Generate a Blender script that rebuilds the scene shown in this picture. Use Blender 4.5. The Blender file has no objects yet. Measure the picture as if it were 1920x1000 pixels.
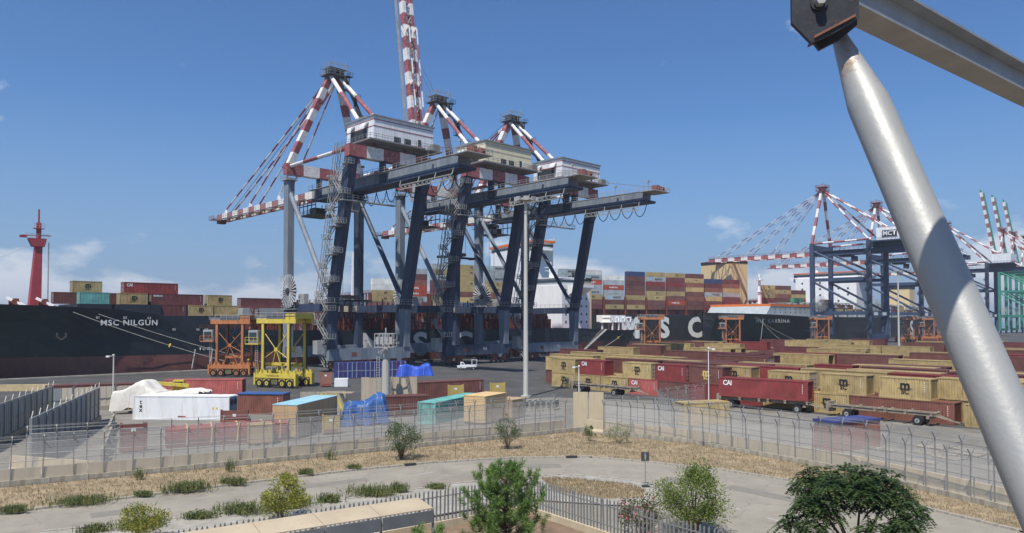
import bpy, math, random
from mathutils import Vector, Matrix
from math import radians as R, sin, cos, pi, sqrt, atan2

sc = bpy.context.scene
col = sc.collection
random.seed(7)

# ------------------------------------------------------------------ camera
cam_d = bpy.data.cameras.new('camera')
cam = bpy.data.objects.new('camera', cam_d); col.objects.link(cam)
cam.location = (0, 0, 12.3)
cam.rotation_euler = (R(90 + 1.695), 0, 0)
cam_d.sensor_width = 36.0
cam_d.lens = 36.0 * 1386 / 1920
cam_d.shift_y = 59 / 1920
cam_d.clip_start = 0.1
cam_d.clip_end = 40000
sc.camera = cam

# ------------------------------------------------------------------ light
SUN_DIR = Vector((-0.19, -0.45, 0.87)).normalized()      # towards the sun
sun_el = math.asin(SUN_DIR.z)
world = bpy.data.worlds.new('World'); sc.world = world
world.use_nodes = True
wt = world.node_tree; wt.nodes.clear()
def wn(kind, **kw):
    n = wt.nodes.new(kind)
    for k, v in kw.items(): setattr(n, k, v)
    return n
w_out = wn('ShaderNodeOutputWorld'); w_bg = wn('ShaderNodeBackground')
w_sky = wn('ShaderNodeTexSky', sky_type='NISHITA', sun_disc=False)
w_sky.sun_elevation = sun_el
w_sky.sun_rotation = atan2(SUN_DIR.x, SUN_DIR.y)
w_sky.altitude = 0; w_sky.air_density = 1.0; w_sky.dust_density = 0.7; w_sky.ozone_density = 3.0
w_bg.inputs['Strength'].default_value = 0.085
# low fair-weather clouds near the horizon, all the way round
tc = wn('ShaderNodeTexCoord'); sep = wn('ShaderNodeSeparateXYZ')
wt.links.new(tc.outputs['Generated'], sep.inputs[0])
mp = wn('ShaderNodeMapping'); mp.inputs['Scale'].default_value = (1, 1, 2.3)
wt.links.new(tc.outputs['Generated'], mp.inputs[0])
nz = wn('ShaderNodeTexNoise'); nz.inputs['Scale'].default_value = 6.5; nz.inputs['Detail'].default_value = 9; nz.inputs['Roughness'].default_value = 0.55
mp.inputs['Location'].default_value = (7.7, 3.3, 2.2)
wt.links.new(mp.outputs[0], nz.inputs['Vector'])
band = wn('ShaderNodeMapRange'); band.inputs[1].default_value = 0.03; band.inputs[2].default_value = 0.17
band.inputs[3].default_value = 0.0; band.inputs[4].default_value = 0.21
wt.links.new(sep.outputs['Z'], band.inputs[0])
sub = wn('ShaderNodeMath', operation='SUBTRACT')
wt.links.new(nz.outputs['Fac'], sub.inputs[0]); wt.links.new(band.outputs[0], sub.inputs[1])
ramp = wn('ShaderNodeMapRange'); ramp.inputs[1].default_value = 0.45; ramp.inputs[2].default_value = 0.565
ramp.inputs[3].default_value = 0.0; ramp.inputs[4].default_value = 0.75
wt.links.new(sub.outputs[0], ramp.inputs[0])
mix = wn('ShaderNodeMixRGB'); mix.inputs[2].default_value = (8.0, 8.3, 8.8, 1)
tint = wn('ShaderNodeMixRGB', blend_type='MULTIPLY'); tint.inputs[0].default_value = 1.0
tint.inputs[2].default_value = (0.58, 0.88, 1.2, 1)
wt.links.new(w_sky.outputs[0], tint.inputs[1])
hzr = wn('ShaderNodeMapRange'); hzr.inputs[1].default_value = 0.0; hzr.inputs[2].default_value = 0.26; hzr.inputs[3].default_value = 0.92; hzr.inputs[4].default_value = 0.0
wt.links.new(sep.outputs['Z'], hzr.inputs[0])
hzm = wn('ShaderNodeMixRGB'); hzm.inputs[2].default_value = (2.2, 3.4, 5.4, 1)
wt.links.new(hzr.outputs[0], hzm.inputs[0]); wt.links.new(tint.outputs[0], hzm.inputs[1])
wt.links.new(ramp.outputs[0], mix.inputs[0]); wt.links.new(hzm.outputs[0], mix.inputs[1])
wt.links.new(mix.outputs[0], w_bg.inputs[0]); wt.links.new(w_bg.outputs[0], w_out.inputs[0])

sun_d = bpy.data.lights.new('sun', 'SUN'); sun_d.energy = 4.6; sun_d.angle = R(0.53); sun_d.color = (1.0, 0.955, 0.88)
sun = bpy.data.objects.new('sun', sun_d); col.objects.link(sun)
sun.rotation_euler = SUN_DIR.to_track_quat('Z', 'Y').to_euler()
sun.location = (-40, -40, 120)
sc.view_settings.view_transform = 'Standard'; sc.view_settings.look = 'None'
sc.view_settings.exposure = 0.3; sc.view_settings.gamma = 1.0
sc.cycles.use_denoising = True
sc.cycles.max_bounces = 6; sc.cycles.transparent_max_bounces = 24

# ------------------------------------------------------------------ frames
# quay frame: s runs along the quay, g across it towards the water
AQ = R(43.9); TQ = Vector((cos(AQ), sin(AQ), 0)); NQ = Vector((-sin(AQ), cos(AQ), 0)); OQ = Vector((-43, 175, 0))
def Q(s, g, z=0.0): return OQ + TQ * s + NQ * g + Vector((0, 0, z))
# container yard frame: p runs along a row, q from row to row
E1 = Vector((-0.65, 0.76, 0)).normalized(); E2 = Vector((E1.y, -E1.x, 0)); CY = Vector((53, 86.5, 0))
AY = atan2(-E1.y, -E1.x)
def Yd(p, q, z=0.0): return CY + E1 * p + E2 * q + Vector((0, 0, z))

# ------------------------------------------------------------------ materials
MATS = {}
def nodes_of(name):
    m = bpy.data.materials.new(name); m.use_nodes = True
    nt = m.node_tree; b = nt.nodes['Principled BSDF']
    return m, nt, b
def mat(name, c, rough=0.7, metal=0.0, var=0.25, scale=0.6, c2=None, amt=0.35, streak=False, bump=0.0, bscale=20, thr=0.5, spec=0.4):
    """plain weathered surface: base colour, tone noise and a second (dirt / rust / faded) colour in patches"""
    if name in MATS: return MATS[name]
    m, nt, b = nodes_of(name)
    L = nt.links.new
    tc = nt.nodes.new('ShaderNodeTexCoord'); mp = nt.nodes.new('ShaderNodeMapping'); L(tc.outputs['Object'], mp.inputs[0])
    if streak: mp.inputs['Scale'].default_value = (1, 1, 0.12)
    n1 = nt.nodes.new('ShaderNodeTexNoise'); n1.inputs['Scale'].default_value = scale; n1.inputs['Detail'].default_value = 6; n1.inputs['Roughness'].default_value = 0.65
    L(mp.outputs[0], n1.inputs['Vector'])
    mr = nt.nodes.new('ShaderNodeMapRange'); mr.inputs[1].default_value = 0.3; mr.inputs[2].default_value = 0.7
    mr.inputs[3].default_value = 1 - var; mr.inputs[4].default_value = 1 + var
    L(n1.outputs['Fac'], mr.inputs[0])
    mul = nt.nodes.new('ShaderNodeMixRGB'); mul.blend_type = 'MULTIPLY'; mul.inputs[0].default_value = 1
    mul.inputs[1].default_value = (*c, 1); L(mr.outputs[0], mul.inputs[2])
    out = mul.outputs[0]
    if c2:
        n2 = nt.nodes.new('ShaderNodeTexNoise'); n2.inputs['Scale'].default_value = scale * 2.7; n2.inputs['Detail'].default_value = 8; n2.inputs['Roughness'].default_value = 0.7
        L(mp.outputs[0], n2.inputs['Vector'])
        m2 = nt.nodes.new('ShaderNodeMapRange'); m2.inputs[1].default_value = thr; m2.inputs[2].default_value = thr + 0.14
        m2.inputs[3].default_value = 0; m2.inputs[4].default_value = amt; L(n2.outputs['Fac'], m2.inputs[0])
        mx = nt.nodes.new('ShaderNodeMixRGB'); L(m2.outputs[0], mx.inputs[0]); L(out, mx.inputs[1]); mx.inputs[2].default_value = (*c2, 1)
        out = mx.outputs[0]
    L(out, b.inputs['Base Color'])
    b.inputs['Roughness'].default_value = rough; b.inputs['Metallic'].default_value = metal
    b.inputs['Specular IOR Level'].default_value = spec
    if bump:
        n3 = nt.nodes.new('ShaderNodeTexNoise'); n3.inputs['Scale'].default_value = bscale; n3.inputs['Detail'].default_value = 5
        L(tc.outputs['Object'], n3.inputs['Vector'])
        bp = nt.nodes.new('ShaderNodeBump'); bp.inputs['Strength'].default_value = bump; bp.inputs['Distance'].default_value = 0.05
        L(n3.outputs['Fac'], bp.inputs['Height']); L(bp.outputs[0], b.inputs['Normal'])
    MATS[name] = m
    return m
def container_paint(name, scale=0.7, rust=0.7):
    """steel container paint: the colour is each container's own, with fading, vertical stains and rust"""
    m, nt, b = nodes_of(name); L = nt.links.new
    oi = nt.nodes.new('ShaderNodeObjectInfo'); tc = nt.nodes.new('ShaderNodeTexCoord')
    add = nt.nodes.new('ShaderNodeVectorMath'); add.operation = 'ADD'
    L(tc.outputs['Object'], add.inputs[0])
    rs = nt.nodes.new('ShaderNodeMath'); rs.operation = 'MULTIPLY'; rs.inputs[1].default_value = 57.0
    L(oi.outputs['Random'], rs.inputs[0]); L(rs.outputs[0], add.inputs[1])
    mp = nt.nodes.new('ShaderNodeMapping'); mp.inputs['Scale'].default_value = (1, 1, 0.16); L(add.outputs[0], mp.inputs[0])
    n1 = nt.nodes.new('ShaderNodeTexNoise'); n1.inputs['Scale'].default_value = scale; n1.inputs['Detail'].default_value = 4
    L(add.outputs[0], n1.inputs['Vector'])
    mr = nt.nodes.new('ShaderNodeMapRange'); mr.inputs[1].default_value = 0.3; mr.inputs[2].default_value = 0.7; mr.inputs[3].default_value = 0.78; mr.inputs[4].default_value = 1.2
    L(n1.outputs['Fac'], mr.inputs[0])
    mul = nt.nodes.new('ShaderNodeMixRGB'); mul.blend_type = 'MULTIPLY'; mul.inputs[0].default_value = 1
    L(oi.outputs['Color'], mul.inputs[1]); L(mr.outputs[0], mul.inputs[2])
    n2 = nt.nodes.new('ShaderNodeTexNoise'); n2.inputs['Scale'].default_value = 3.2; n2.inputs['Detail'].default_value = 8; n2.inputs['Roughness'].default_value = 0.7
    L(mp.outputs[0], n2.inputs['Vector'])
    m2 = nt.nodes.new('ShaderNodeMapRange'); m2.inputs[1].default_value = 0.52; m2.inputs[2].default_value = 0.72; m2.inputs[4].default_value = rust; L(n2.outputs['Fac'], m2.inputs[0])
    mx = nt.nodes.new('ShaderNodeMixRGB'); L(m2.outputs[0], mx.inputs[0]); L(mul.outputs[0], mx.inputs[1]); mx.inputs[2].default_value = (0.10, 0.055, 0.035, 1)
    L(mx.outputs[0], b.inputs['Base Color']); b.inputs['Roughness'].default_value = 0.6; b.inputs['Specular IOR Level'].default_value = 0.35
    MATS[name] = m
    return m

# ------------------------------------------------------------------ mesh builder
class MB:
    def __init__(s): s.v = []; s.f = []; s.m = []
    def add(s, vs, fs, m=0):
        o = len(s.v); s.v += [tuple(v) for v in vs]
        s.f += [tuple(i + o for i in f) for f in fs]; s.m += [m] * len(fs)
        return s
    def box(s, c, d, m=0, rz=0.0):
        x, y, z = d[0] / 2, d[1] / 2, d[2] / 2; ca, sa = cos(rz), sin(rz); vs = []
        for k in (-z, z):
            for (a, b) in ((-x, -y), (x, -y), (x, y), (-x, y)):
                vs.append((c[0] + a * ca - b * sa, c[1] + a * sa + b * ca, c[2] + k))
        return s.add(vs, [(3, 2, 1, 0), (4, 5, 6, 7), (0, 1, 5, 4), (1, 2, 6, 5), (2, 3, 7, 6), (3, 0, 4, 7)], m)
    def bb(s, x0, x1, y0, y1, z0, z1, m=0):
        return s.box(((x0 + x1) / 2, (y0 + y1) / 2, (z0 + z1) / 2), (x1 - x0, y1 - y0, z1 - z0), m)
    def bar(s, p, q, w, h=None, m=0, up=(0, 0, 1), w2=None, h2=None):
        p = Vector(p); q = Vector(q); h = w if h is None else h
        w2 = w if w2 is None else w2; h2 = h if h2 is None else h2
        d = (q - p).normalized(); u = Vector(up)
        if abs(d.dot(u)) > 0.98: u = Vector((0, 1, 0))
        a = d.cross(u).normalized(); b = a.cross(d)
        vs = [c + a * (i * ww / 2) + b * (j * hh / 2) for (c, ww, hh) in ((p, w, h), (q, w2, h2)) for (i, j) in ((-1, -1), (1, -1), (1, 1), (-1, 1))]
        return s.add(vs, [(3, 2, 1, 0), (4, 5, 6, 7), (0, 1, 5, 4), (1, 2, 6, 5), (2, 3, 7, 6), (3, 0, 4, 7)], m)
    def tube(s, p, q, r, r2=None, n=8, m=0, cap=True):
        p = Vector(p); q = Vector(q); r2 = r if r2 is None else r2
        d = (q - p).normalized(); u = Vector((0, 0, 1)) if abs(d.z) < 0.95 else Vector((0, 1, 0))
        a = d.cross(u).normalized(); b = a.cross(d); vs = []
        for (c, rr) in ((p, r), (q, r2)):
            for i in range(n):
                t = 2 * pi * i / n; vs.append(c + a * (cos(t) * rr) + b * (sin(t) * rr))
        fs = [(i, (i + 1) % n, n + (i + 1) % n, n + i) for i in range(n)]
        if cap: fs += [tuple(range(n - 1, -1, -1)), tuple(range(n, 2 * n))]
        return s.add(vs, fs, m)
    def path(s, pts, r, n=5, m=0):
        for a, b in zip(pts[:-1], pts[1:]): s.tube(a, b, r, r, n, m, False)
        return s
    def band(s, p, q, w, h=None, seg=5.0, up=(0, 0, 1), start=0, round_=False):
        """a painted member in alternating bands (materials 0 and 1)"""
        p = Vector(p); q = Vector(q); k = max(1, round((q - p).length / seg))
        for i in range(k):
            a = p.lerp(q, i / k); b = p.lerp(q, (i + 1) / k)
            if round_: s.tube(a, b, w / 2, w / 2, 8, (i + start) % 2)
            else: s.bar(a, b, w, h, (i + start) % 2, up)
        return s
    def prism(s, poly, z0, z1, m=0, ax='z'):
        """polygon extruded along an axis"""
        n = len(poly)
        def P(a, b, c): return {'z': (a, b, c), 'y': (a, c, b), 'x': (c, a, b)}[ax]
        vs = [P(a, b, z0) for a, b in poly] + [P(a, b, z1) for a, b in poly]
        fs = [tuple(range(n - 1, -1, -1)), tuple(range(n, 2 * n))] + [(i, (i + 1) % n, n + (i + 1) % n, n + i) for i in range(n)]
        return s.add(vs, fs, m)
    def rail(s, p, q, h=1.1, step=1.8, r=0.045, m=0):
        p = Vector(p); q = Vector(q); k = max(1, round((q - p).length / step)); z = Vector((0, 0, 1))
        for i in range(k + 1):
            c = p.lerp(q, i / k); s.bar(c, c + z * h, r * 1.6, r * 1.6, m)
        for hh in (h, h * 0.55): s.bar(p + z * hh, q + z * hh, r * 1.5, r * 1.5, m)
        return s
    def mesh(s, name, mats=()):
        me = bpy.data.meshes.new(name); me.from_pydata(s.v, [], s.f)
        for mt in (mats if isinstance(mats, (list, tuple)) else [mats]): me.materials.append(mt)
        if any(s.m): me.polygons.foreach_set('material_index', s.m)
        me.validate(); me.update()
        return me
    def build(s, name, mats, parent=None, loc=(0, 0, 0), rz=0.0, smooth=False):
        me = s.mesh(name, mats)
        if smooth:
            me.polygons.foreach_set('use_smooth', [True] * len(me.polygons))
        return link(name, me, parent, loc, rz)
def fixn(o):
    """make normals consistent on lofted shapes"""
    import bmesh
    bm = bmesh.new(); bm.from_mesh(o.data); bmesh.ops.recalc_face_normals(bm, faces=bm.faces); bm.to_mesh(o.data); bm.free()
def link(name, me, parent=None, loc=(0, 0, 0), rz=0.0):
    o = bpy.data.objects.new(name, me); col.objects.link(o)
    o.location = loc; o.rotation_euler = (0, 0, rz); o.parent = parent
    return o
def tag(o, label=None, cat=None, group=None, kind=None):
    if label: o['label'] = label
    if cat: o['category'] = cat
    if group: o['group'] = group
    if kind: o['kind'] = kind
    return o
def thing(name, label, cat, loc=(0, 0, 0), rz=0.0, group=None):
    o = bpy.data.objects.new(name, None); col.objects.link(o); o.empty_display_size = 0.3
    o.location = loc; o.rotation_euler = (0, 0, rz)
    return tag(o, label, cat, group)
def copy_tree(o, parent=None):
    c = o.copy(); col.objects.link(c); c.parent = parent
    for ch in o.children: copy_tree(ch, c)
    return c
TXT = {}
def text_mesh(body, mt, size=1.0, bold=0.0, space=1.0):
    """lettering as a thin mesh standing in the local XZ plane, centred, facing -y"""
    key = (body, mt.name, size, bold, space)
    if key in TXT: return TXT[key]
    cu = bpy.data.curves.new('lettering', 'FONT'); cu.body = body; cu.size = size; cu.align_x = 'CENTER'; cu.align_y = 'CENTER'
    cu.offset = bold * size; cu.space_character = space; cu.resolution_u = 3; cu.space_line = 0.8
    o = bpy.data.objects.new('lettering', cu); col.objects.link(o)
    bpy.context.view_layer.update()
    me = bpy.data.meshes.new_from_object(o.evaluated_get(bpy.context.evaluated_depsgraph_get()))
    bpy.data.objects.remove(o); bpy.data.curves.remove(cu)
    for v in me.vertices: v.co = (v.co.x, -0.0, v.co.y)
    me.materials.clear(); me.materials.append(mt)
    me.name = 'lettering'
    TXT[key] = me
    return me
def lettering(body, mt, size, parent, loc, rz=0.0, bold=0.0, space=1.0, sx=1.0, sz=1.0, name='lettering'):
    o = link(name, text_mesh(body, mt, size, bold, space), parent, loc, rz); o.scale = (sx, 1, sz)
    return o

# shared paints
WHITE = mat('white_paint', (0.72, 0.73, 0.74), 0.55, var=0.08, c2=(0.42, 0.38, 0.33), amt=0.4, streak=True)
CREAM = mat('cream_paint', (0.70, 0.63, 0.45), 0.6, var=0.06, c2=(0.5, 0.43, 0.3), amt=0.3, streak=True)
RED = mat('red_band_paint', (0.27, 0.075, 0.08), 0.65, var=0.3, c2=(0.40, 0.27, 0.25), amt=0.6)
WBAND = mat('white_band_paint', (0.70, 0.68, 0.66), 0.6, var=0.1, c2=(0.40, 0.29, 0.24), amt=0.6)
BLUE = mat('crane_blue_paint', (0.034, 0.048, 0.085), 0.55, var=0.35, scale=0.35, c2=(0.15, 0.17, 0.205), amt=0.5, streak=True, thr=0.53)
FADED = mat('faded_grey_blue_paint', (0.17, 0.20, 0.24), 0.65, var=0.25, scale=0.5, c2=(0.30, 0.31, 0.32), amt=0.6, streak=True)
GALV = mat('galvanised_steel', (0.36, 0.36, 0.34), 0.6, metal=0.2, var=0.2, scale=2)
DARK = mat('dark_steel', (0.03, 0.033, 0.038), 0.6, var=0.3, scale=2)
RUST = mat('rusty_red_steel', (0.22, 0.075, 0.05), 0.8, var=0.35, scale=1.5, c2=(0.09, 0.05, 0.04), amt=0.6)
BLACK = mat('black_rubber', (0.018, 0.018, 0.019), 0.8, var=0.3, scale=3)
GLASS = mat('dark_glass', (0.03, 0.045, 0.055), 0.12, var=0.1, spec=0.6)
# ================================================================== setting: ground, water, road
def sheet(name, pts, z, mt, kind='structure'):
    mb = MB(); mb.add([(x, y, z) for x, y in pts], [tuple(range(len(pts)))])
    o = mb.build(name, mt)
    if o.data.polygons[0].normal.z < 0:
        o.data.flip_normals()
    return tag(o, kind=kind)
ASPH = mat('yard_asphalt', (0.066, 0.064, 0.062), 0.9, var=0.22, scale=0.06, c2=(0.13, 0.13, 0.128), amt=0.5, thr=0.52, bump=0.3, bscale=4)
CONC = mat('yard_concrete', (0.19, 0.175, 0.147), 0.9, var=0.24, scale=0.22, c2=(0.13, 0.128, 0.12), amt=0.55, thr=0.5, bump=0.2, bscale=6)
ROAD = mat('road_asphalt', (0.27, 0.243, 0.195), 0.92, var=0.14, scale=0.3, c2=(0.19, 0.175, 0.145), amt=0.5, thr=0.53, bump=0.3, bscale=30)
SOIL = mat('dry_verge_soil', (0.29, 0.22, 0.135), 0.95, var=0.35, scale=0.55, c2=(0.17, 0.125, 0.07), amt=0.7, thr=0.5, bump=1.0, bscale=6)
PLOT = mat('brown_soil', (0.20, 0.135, 0.09), 0.95, var=0.35, scale=0.8, c2=(0.12, 0.085, 0.055), amt=0.7, bump=0.8, bscale=8)
PAVE = mat('old_pavement', (0.32, 0.30, 0.26), 0.92, var=0.2, scale=0.9, c2=(0.20, 0.17, 0.11), amt=0.6, bump=0.5, bscale=12)

def cracks(m, sc1, sc2, dark, tyre=None):
    nt = m.node_tree; L = nt.links.new; b = nt.nodes['Principled BSDF']; src = b.inputs['Base Color'].links[0].from_socket
    tc = nt.nodes.new('ShaderNodeTexCoord'); nz = nt.nodes.new('ShaderNodeTexNoise'); nz.inputs['Scale'].default_value = .6; nz.inputs['Detail'].default_value = 6; L(tc.outputs['Object'], nz.inputs['Vector'])
    ad = nt.nodes.new('ShaderNodeMixRGB'); ad.blend_type = 'ADD'; ad.inputs[0].default_value = 1.6; L(tc.outputs['Object'], ad.inputs[1]); L(nz.outputs['Color'], ad.inputs[2])
    v = nt.nodes.new('ShaderNodeTexVoronoi'); v.feature = 'DISTANCE_TO_EDGE'; v.inputs['Scale'].default_value = sc1; L(ad.outputs[0], v.inputs['Vector'])
    r = nt.nodes.new('ShaderNodeMapRange'); r.inputs[1].default_value = .0; r.inputs[2].default_value = .010; r.inputs[3].default_value = dark; r.inputs[4].default_value = 0; L(v.outputs['Distance'], r.inputs[0])
    n2 = nt.nodes.new('ShaderNodeTexNoise'); n2.inputs['Scale'].default_value = sc2; n2.inputs['Detail'].default_value = 4; L(tc.outputs['Object'], n2.inputs['Vector'])
    r2 = nt.nodes.new('ShaderNodeMapRange'); r2.inputs[1].default_value = .56; r2.inputs[2].default_value = .6; r2.inputs[4].default_value = .22; L(n2.outputs['Fac'], r2.inputs[0])
    mxx = nt.nodes.new('ShaderNodeMath'); mxx.operation = 'MAXIMUM'; L(r.outputs[0], mxx.inputs[0]); L(r2.outputs[0], mxx.inputs[1])
    mx = nt.nodes.new('ShaderNodeMixRGB'); mx.blend_type = 'MULTIPLY'; mx.inputs[2].default_value = (.5, .47, .43, 1); L(mxx.outputs[0], mx.inputs[0]); L(src, mx.inputs[1]); L(mx.outputs[0], b.inputs['Base Color'])
cracks(ROAD, .22, .12, .4); cracks(CONC, .25, .3, .6); cracks(ASPH, .05, .05, .5)
def wmat():
    m, nt, b = nodes_of('harbour_water'); L = nt.links.new
    b.inputs['Base Color'].default_value = (0.035, 0.085, 0.075, 1); b.inputs['Roughness'].default_value = 0.18
    tc = nt.nodes.new('ShaderNodeTexCoord'); n = nt.nodes.new('ShaderNodeTexNoise'); n.inputs['Scale'].default_value = 0.5; n.inputs['Detail'].default_value = 6
    L(tc.outputs['Object'], n.inputs['Vector']); bp = nt.nodes.new('ShaderNodeBump'); bp.inputs['Strength'].default_value = 0.5; bp.inputs['Distance'].default_value = 0.5
    L(n.outputs['Fac'], bp.inputs['Height']); L(bp.outputs[0], b.inputs['Normal'])
    return m
EDGE = 25.5
w = MB(); w.add([(-7000, -1500, -2.0), (7000, -1500, -2.0), (7000, 9000, -2.0), (-7000, 9000, -2.0)], [(0, 1, 2, 3)])
tag(w.build('water', wmat()), kind='structure')
a, b, c, d = Q(-700, EDGE), Q(2200, EDGE), Q(2200, -1000), Q(-700, -1000)
g = MB()
g.add([(*a[:2], 0), (*b[:2], 0), (*c[:2], 0), (*d[:2], 0)], [(3, 2, 1, 0)])
g.add([(*a[:2], 0), (*b[:2], 0), (*b[:2], -6), (*a[:2], -6)], [(0, 1, 2, 3)])
tag(g.build('ground', ASPH), kind='structure')
# quay cope and crane rails
mb = MB(); q0, q1 = Q(-300, EDGE - 0.55), Q(1500, EDGE - 0.55); mb.bar(q0 + Vector((0, 0, .12)), q1 + Vector((0, 0, .12)), 1.1, 0.26)
tag(mb.build('quay_kerb', mat('quay_concrete', (0.33, 0.31, 0.27), 0.9, scale=0.3, c2=(.2, .18, .15))), kind='structure')
for gg in (0.0, 22.0):
    mb = MB(); mb.bar(Q(-60, gg, 0.012), Q(900, gg, 0.012), 0.25, 0.02)
    tag(mb.build('crane_rail', DARK), kind='structure')
# lighter concrete inside the fence
sheet('yard_apron', [(-60, 50), (-37.2, 55), (-21.6, 63.8), (6.7, 81.6), (17.8, 73.5), (27.2, 59.9), (33, 46), (60, 46), (56, 79), (38, 99), (22, 113), (6, 118), (-14, 106), (-30, 108), (-60, 124)], 0.004, CONC)
# soil in front of the fence, then road, pavement and the planted plot
far_kerb = [(-46, 36.5), (-32.4, 47.1), (-19.4, 56.3), (-13.2, 60.4), (-7.3, 63.6), (-0.3, 65.9), (6.7, 66.5), (11.9, 64.0), (17.2, 60.6), (21.8, 56.3), (26.2, 50.0), (29.3, 43.6), (33, 34)]
fence_front = [(-62, 37.9), (-37.2, 54.0), (-21.6, 62.9), (6.7, 80.9), (17.8, 73.0), (27.2, 59.2), (31.7, 47.1), (36.4, 34)]
near_kerb = [(-38, 35.3), (-27.1, 43.0), (-16.4, 47.8), (-11.6, 50.6), (-4.4, 55.4), (0.0, 57.7), (3.2, 58.6), (6.6, 58.2), (9.6, 56.2), (10.6, 53.6), (10.2, 50.6)]
sheet('verge', far_kerb + fence_front[::-1], 0.11, SOIL)
sheet('road', [(-60, 20), (-46, 36.5)] + far_kerb[1:] + [(34, 20)], 0.008, ROAD)
sheet('pavement', near_kerb + [(9.0, 48.5), (1.2, 50.6), (-17.5, 37.5), (-26, 30)], 0.10, PAVE)
sheet('traffic_island', [(2.2, 57.6), (4.4, 57.4), (8.8, 55.4), (9.6, 53.6), (9.0, 51.2), (6.2, 50.8), (3.0, 53.0)], 0.115, SOIL)
plot = [(0.9, 47.4), (-12, 38.2), (-26, 28), (-26, 2), (30, 2), (18, 24), (9.8, 35.4)]
sheet('planted_plot', plot, 0.12, PLOT)

def along(pts, step):
    """points every step metres along a polyline, with the heading"""
    out = []; carry = 0.0
    for a, b in zip(pts[:-1], pts[1:]):
        a = Vector((*a, 0)); b = Vector((*b, 0)); L = (b - a).length; d = (b - a) / L; t = carry
        while t < L - 1e-6:
            out.append((a + d * t, atan2(d.y, d.x))); t += step
        carry = t - L
    return out
KERB = mat('kerb_stone', (0.36, 0.33, 0.28), 0.9, var=0.3, scale=0.8, c2=(0.2, 0.17, 0.13), amt=0.6)
kerb_me = MB().box((0.49, 0, 0.0), (0.97, 0.24, 0.26)).mesh('kerb_stone', KERB)
for nm, line in (('far_kerb', far_kerb[1:-1]), ('near_kerb', near_kerb[1:])):
    root = thing('kerb', None, None); root['kind'] = 'structure'
    for p, a in along(line, 1.0):
        o = link('kerb_stone', kerb_me, root, (p.x, p.y, 0.02 + random.uniform(-.012, .012)), a + random.uniform(-.015, .015))
# storm drain openings in the far kerb
for (x, y, a) in ((-8.6, 62.75, R(28)), (5.3, 66.25, R(3))):
    tag(MB().box((0, 0, 0), (1.0, 0.34, 0.05)).build('storm_drain', DARK, None, (x, y, 0.165), a), 'dark slot of a storm drain in the road kerb', 'drain', 'storm drains in the kerb')
# faint white lane dashes
LINE = mat('worn_road_paint', (0.42, 0.41, 0.38), 0.9, var=0.3, scale=3)
mb = MB()
for (x, y, a, l) in ((-7.0, 59.6, R(29), 1.6), (14.0, 49.5, R(-56), 3.0), (16.5, 45.2, R(-60), 2.6)):
    mb.box((x, y, 0.014), (l, 0.12, 0.004), 0, a)
tag(mb.build('lane_marking', LINE), kind='structure')

PATCH = mat('road_repair_patch', (.20, .185, .155), .92, var=.12, scale=1.5, bump=.3, bscale=30)
for x, y, l, w_, a in ((-13.5, 56.0, 5.5, 1.1, 31), (2.5, 62.6, 3.2, 1.6, 6), (17.8, 52.6, 6.0, 1.3, -52), (-25.2, 47.6, 3.0, 1.4, 33), (12.6, 57.0, 2.2, 2.0, -30)):
    tag(MB().box((0, 0, .0), (l, w_, .004)).build('road_patch', PATCH, None, (x, y, .0135), R(a)), kind='structure')

# warm sea air over the harbour
def haze_mat():
    m = bpy.data.materials.new('harbour_haze'); m.use_nodes = True; nt = m.node_tree; nt.nodes.clear(); o = nt.nodes.new('ShaderNodeOutputMaterial'); v = nt.nodes.new('ShaderNodeVolumePrincipled')
    v.inputs['Color'].default_value = (.86, .92, 1.0, 1); v.inputs['Density'].default_value = 0.00016; v.inputs['Anisotropy'].default_value = .2; nt.links.new(v.outputs[0], o.inputs['Volume']); return m
hz_ = MB().bb(-7050, 7050, -1550, 9050, -7.5, 175).build('haze', haze_mat()); hz_['kind'] = 'stuff'; hz_['label'] = 'thin bluish haze in the air over the harbour'
# ================================================================== ship-to-shore cranes
def stair_flight(mb, p, q, w=0.8, side=(1, 0, 0)):
    """one flight: stringers, treads and handrails"""
    p = Vector(p); q = Vector(q); sd = Vector(side) * w / 2; z = Vector((0, 0, 1))
    for s in (-1, 1):
        mb.bar(p + sd * s, q + sd * s, 0.08, 0.24); mb.bar(p + sd * s + z, q + sd * s + z, 0.07, 0.07)
        for k in (0.1, 0.5, 0.9):
            c = p.lerp(q, k) + sd * s; mb.bar(c, c + z, 0.06, 0.06)
    n = 7
    for i in range(n):
        c = p.lerp(q, (i + 0.5) / n); mb.box(c, (w if abs(side[0]) > .5 else .28, .28 if abs(side[0]) > .5 else w, 0.05))
def bogie_set(parent, x, y, RAILM):
    b = MB(); b.bb(x - 3.4, x + 3.4, y - .35, y + .35, 1.9, 2.5)
    for k in (-1.75, 1.75):
        b.prism([(x + k - 1.6, .75), (x + k + 1.6, .75), (x + k + 1.1, 1.35), (x + k + .35, 1.9), (x + k - .35, 1.9), (x + k - 1.1, 1.35)], y - .3, y + .3, 0, 'y')
    o = b.build('bogie', RUST, parent)
    for k in (-2.7, -.8, .8, 2.7):
        MB().tube((x + k, y - .14, .42), (x + k, y + .14, .42), .42, .42, 12).build('wheel', DARK, o)

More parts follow.
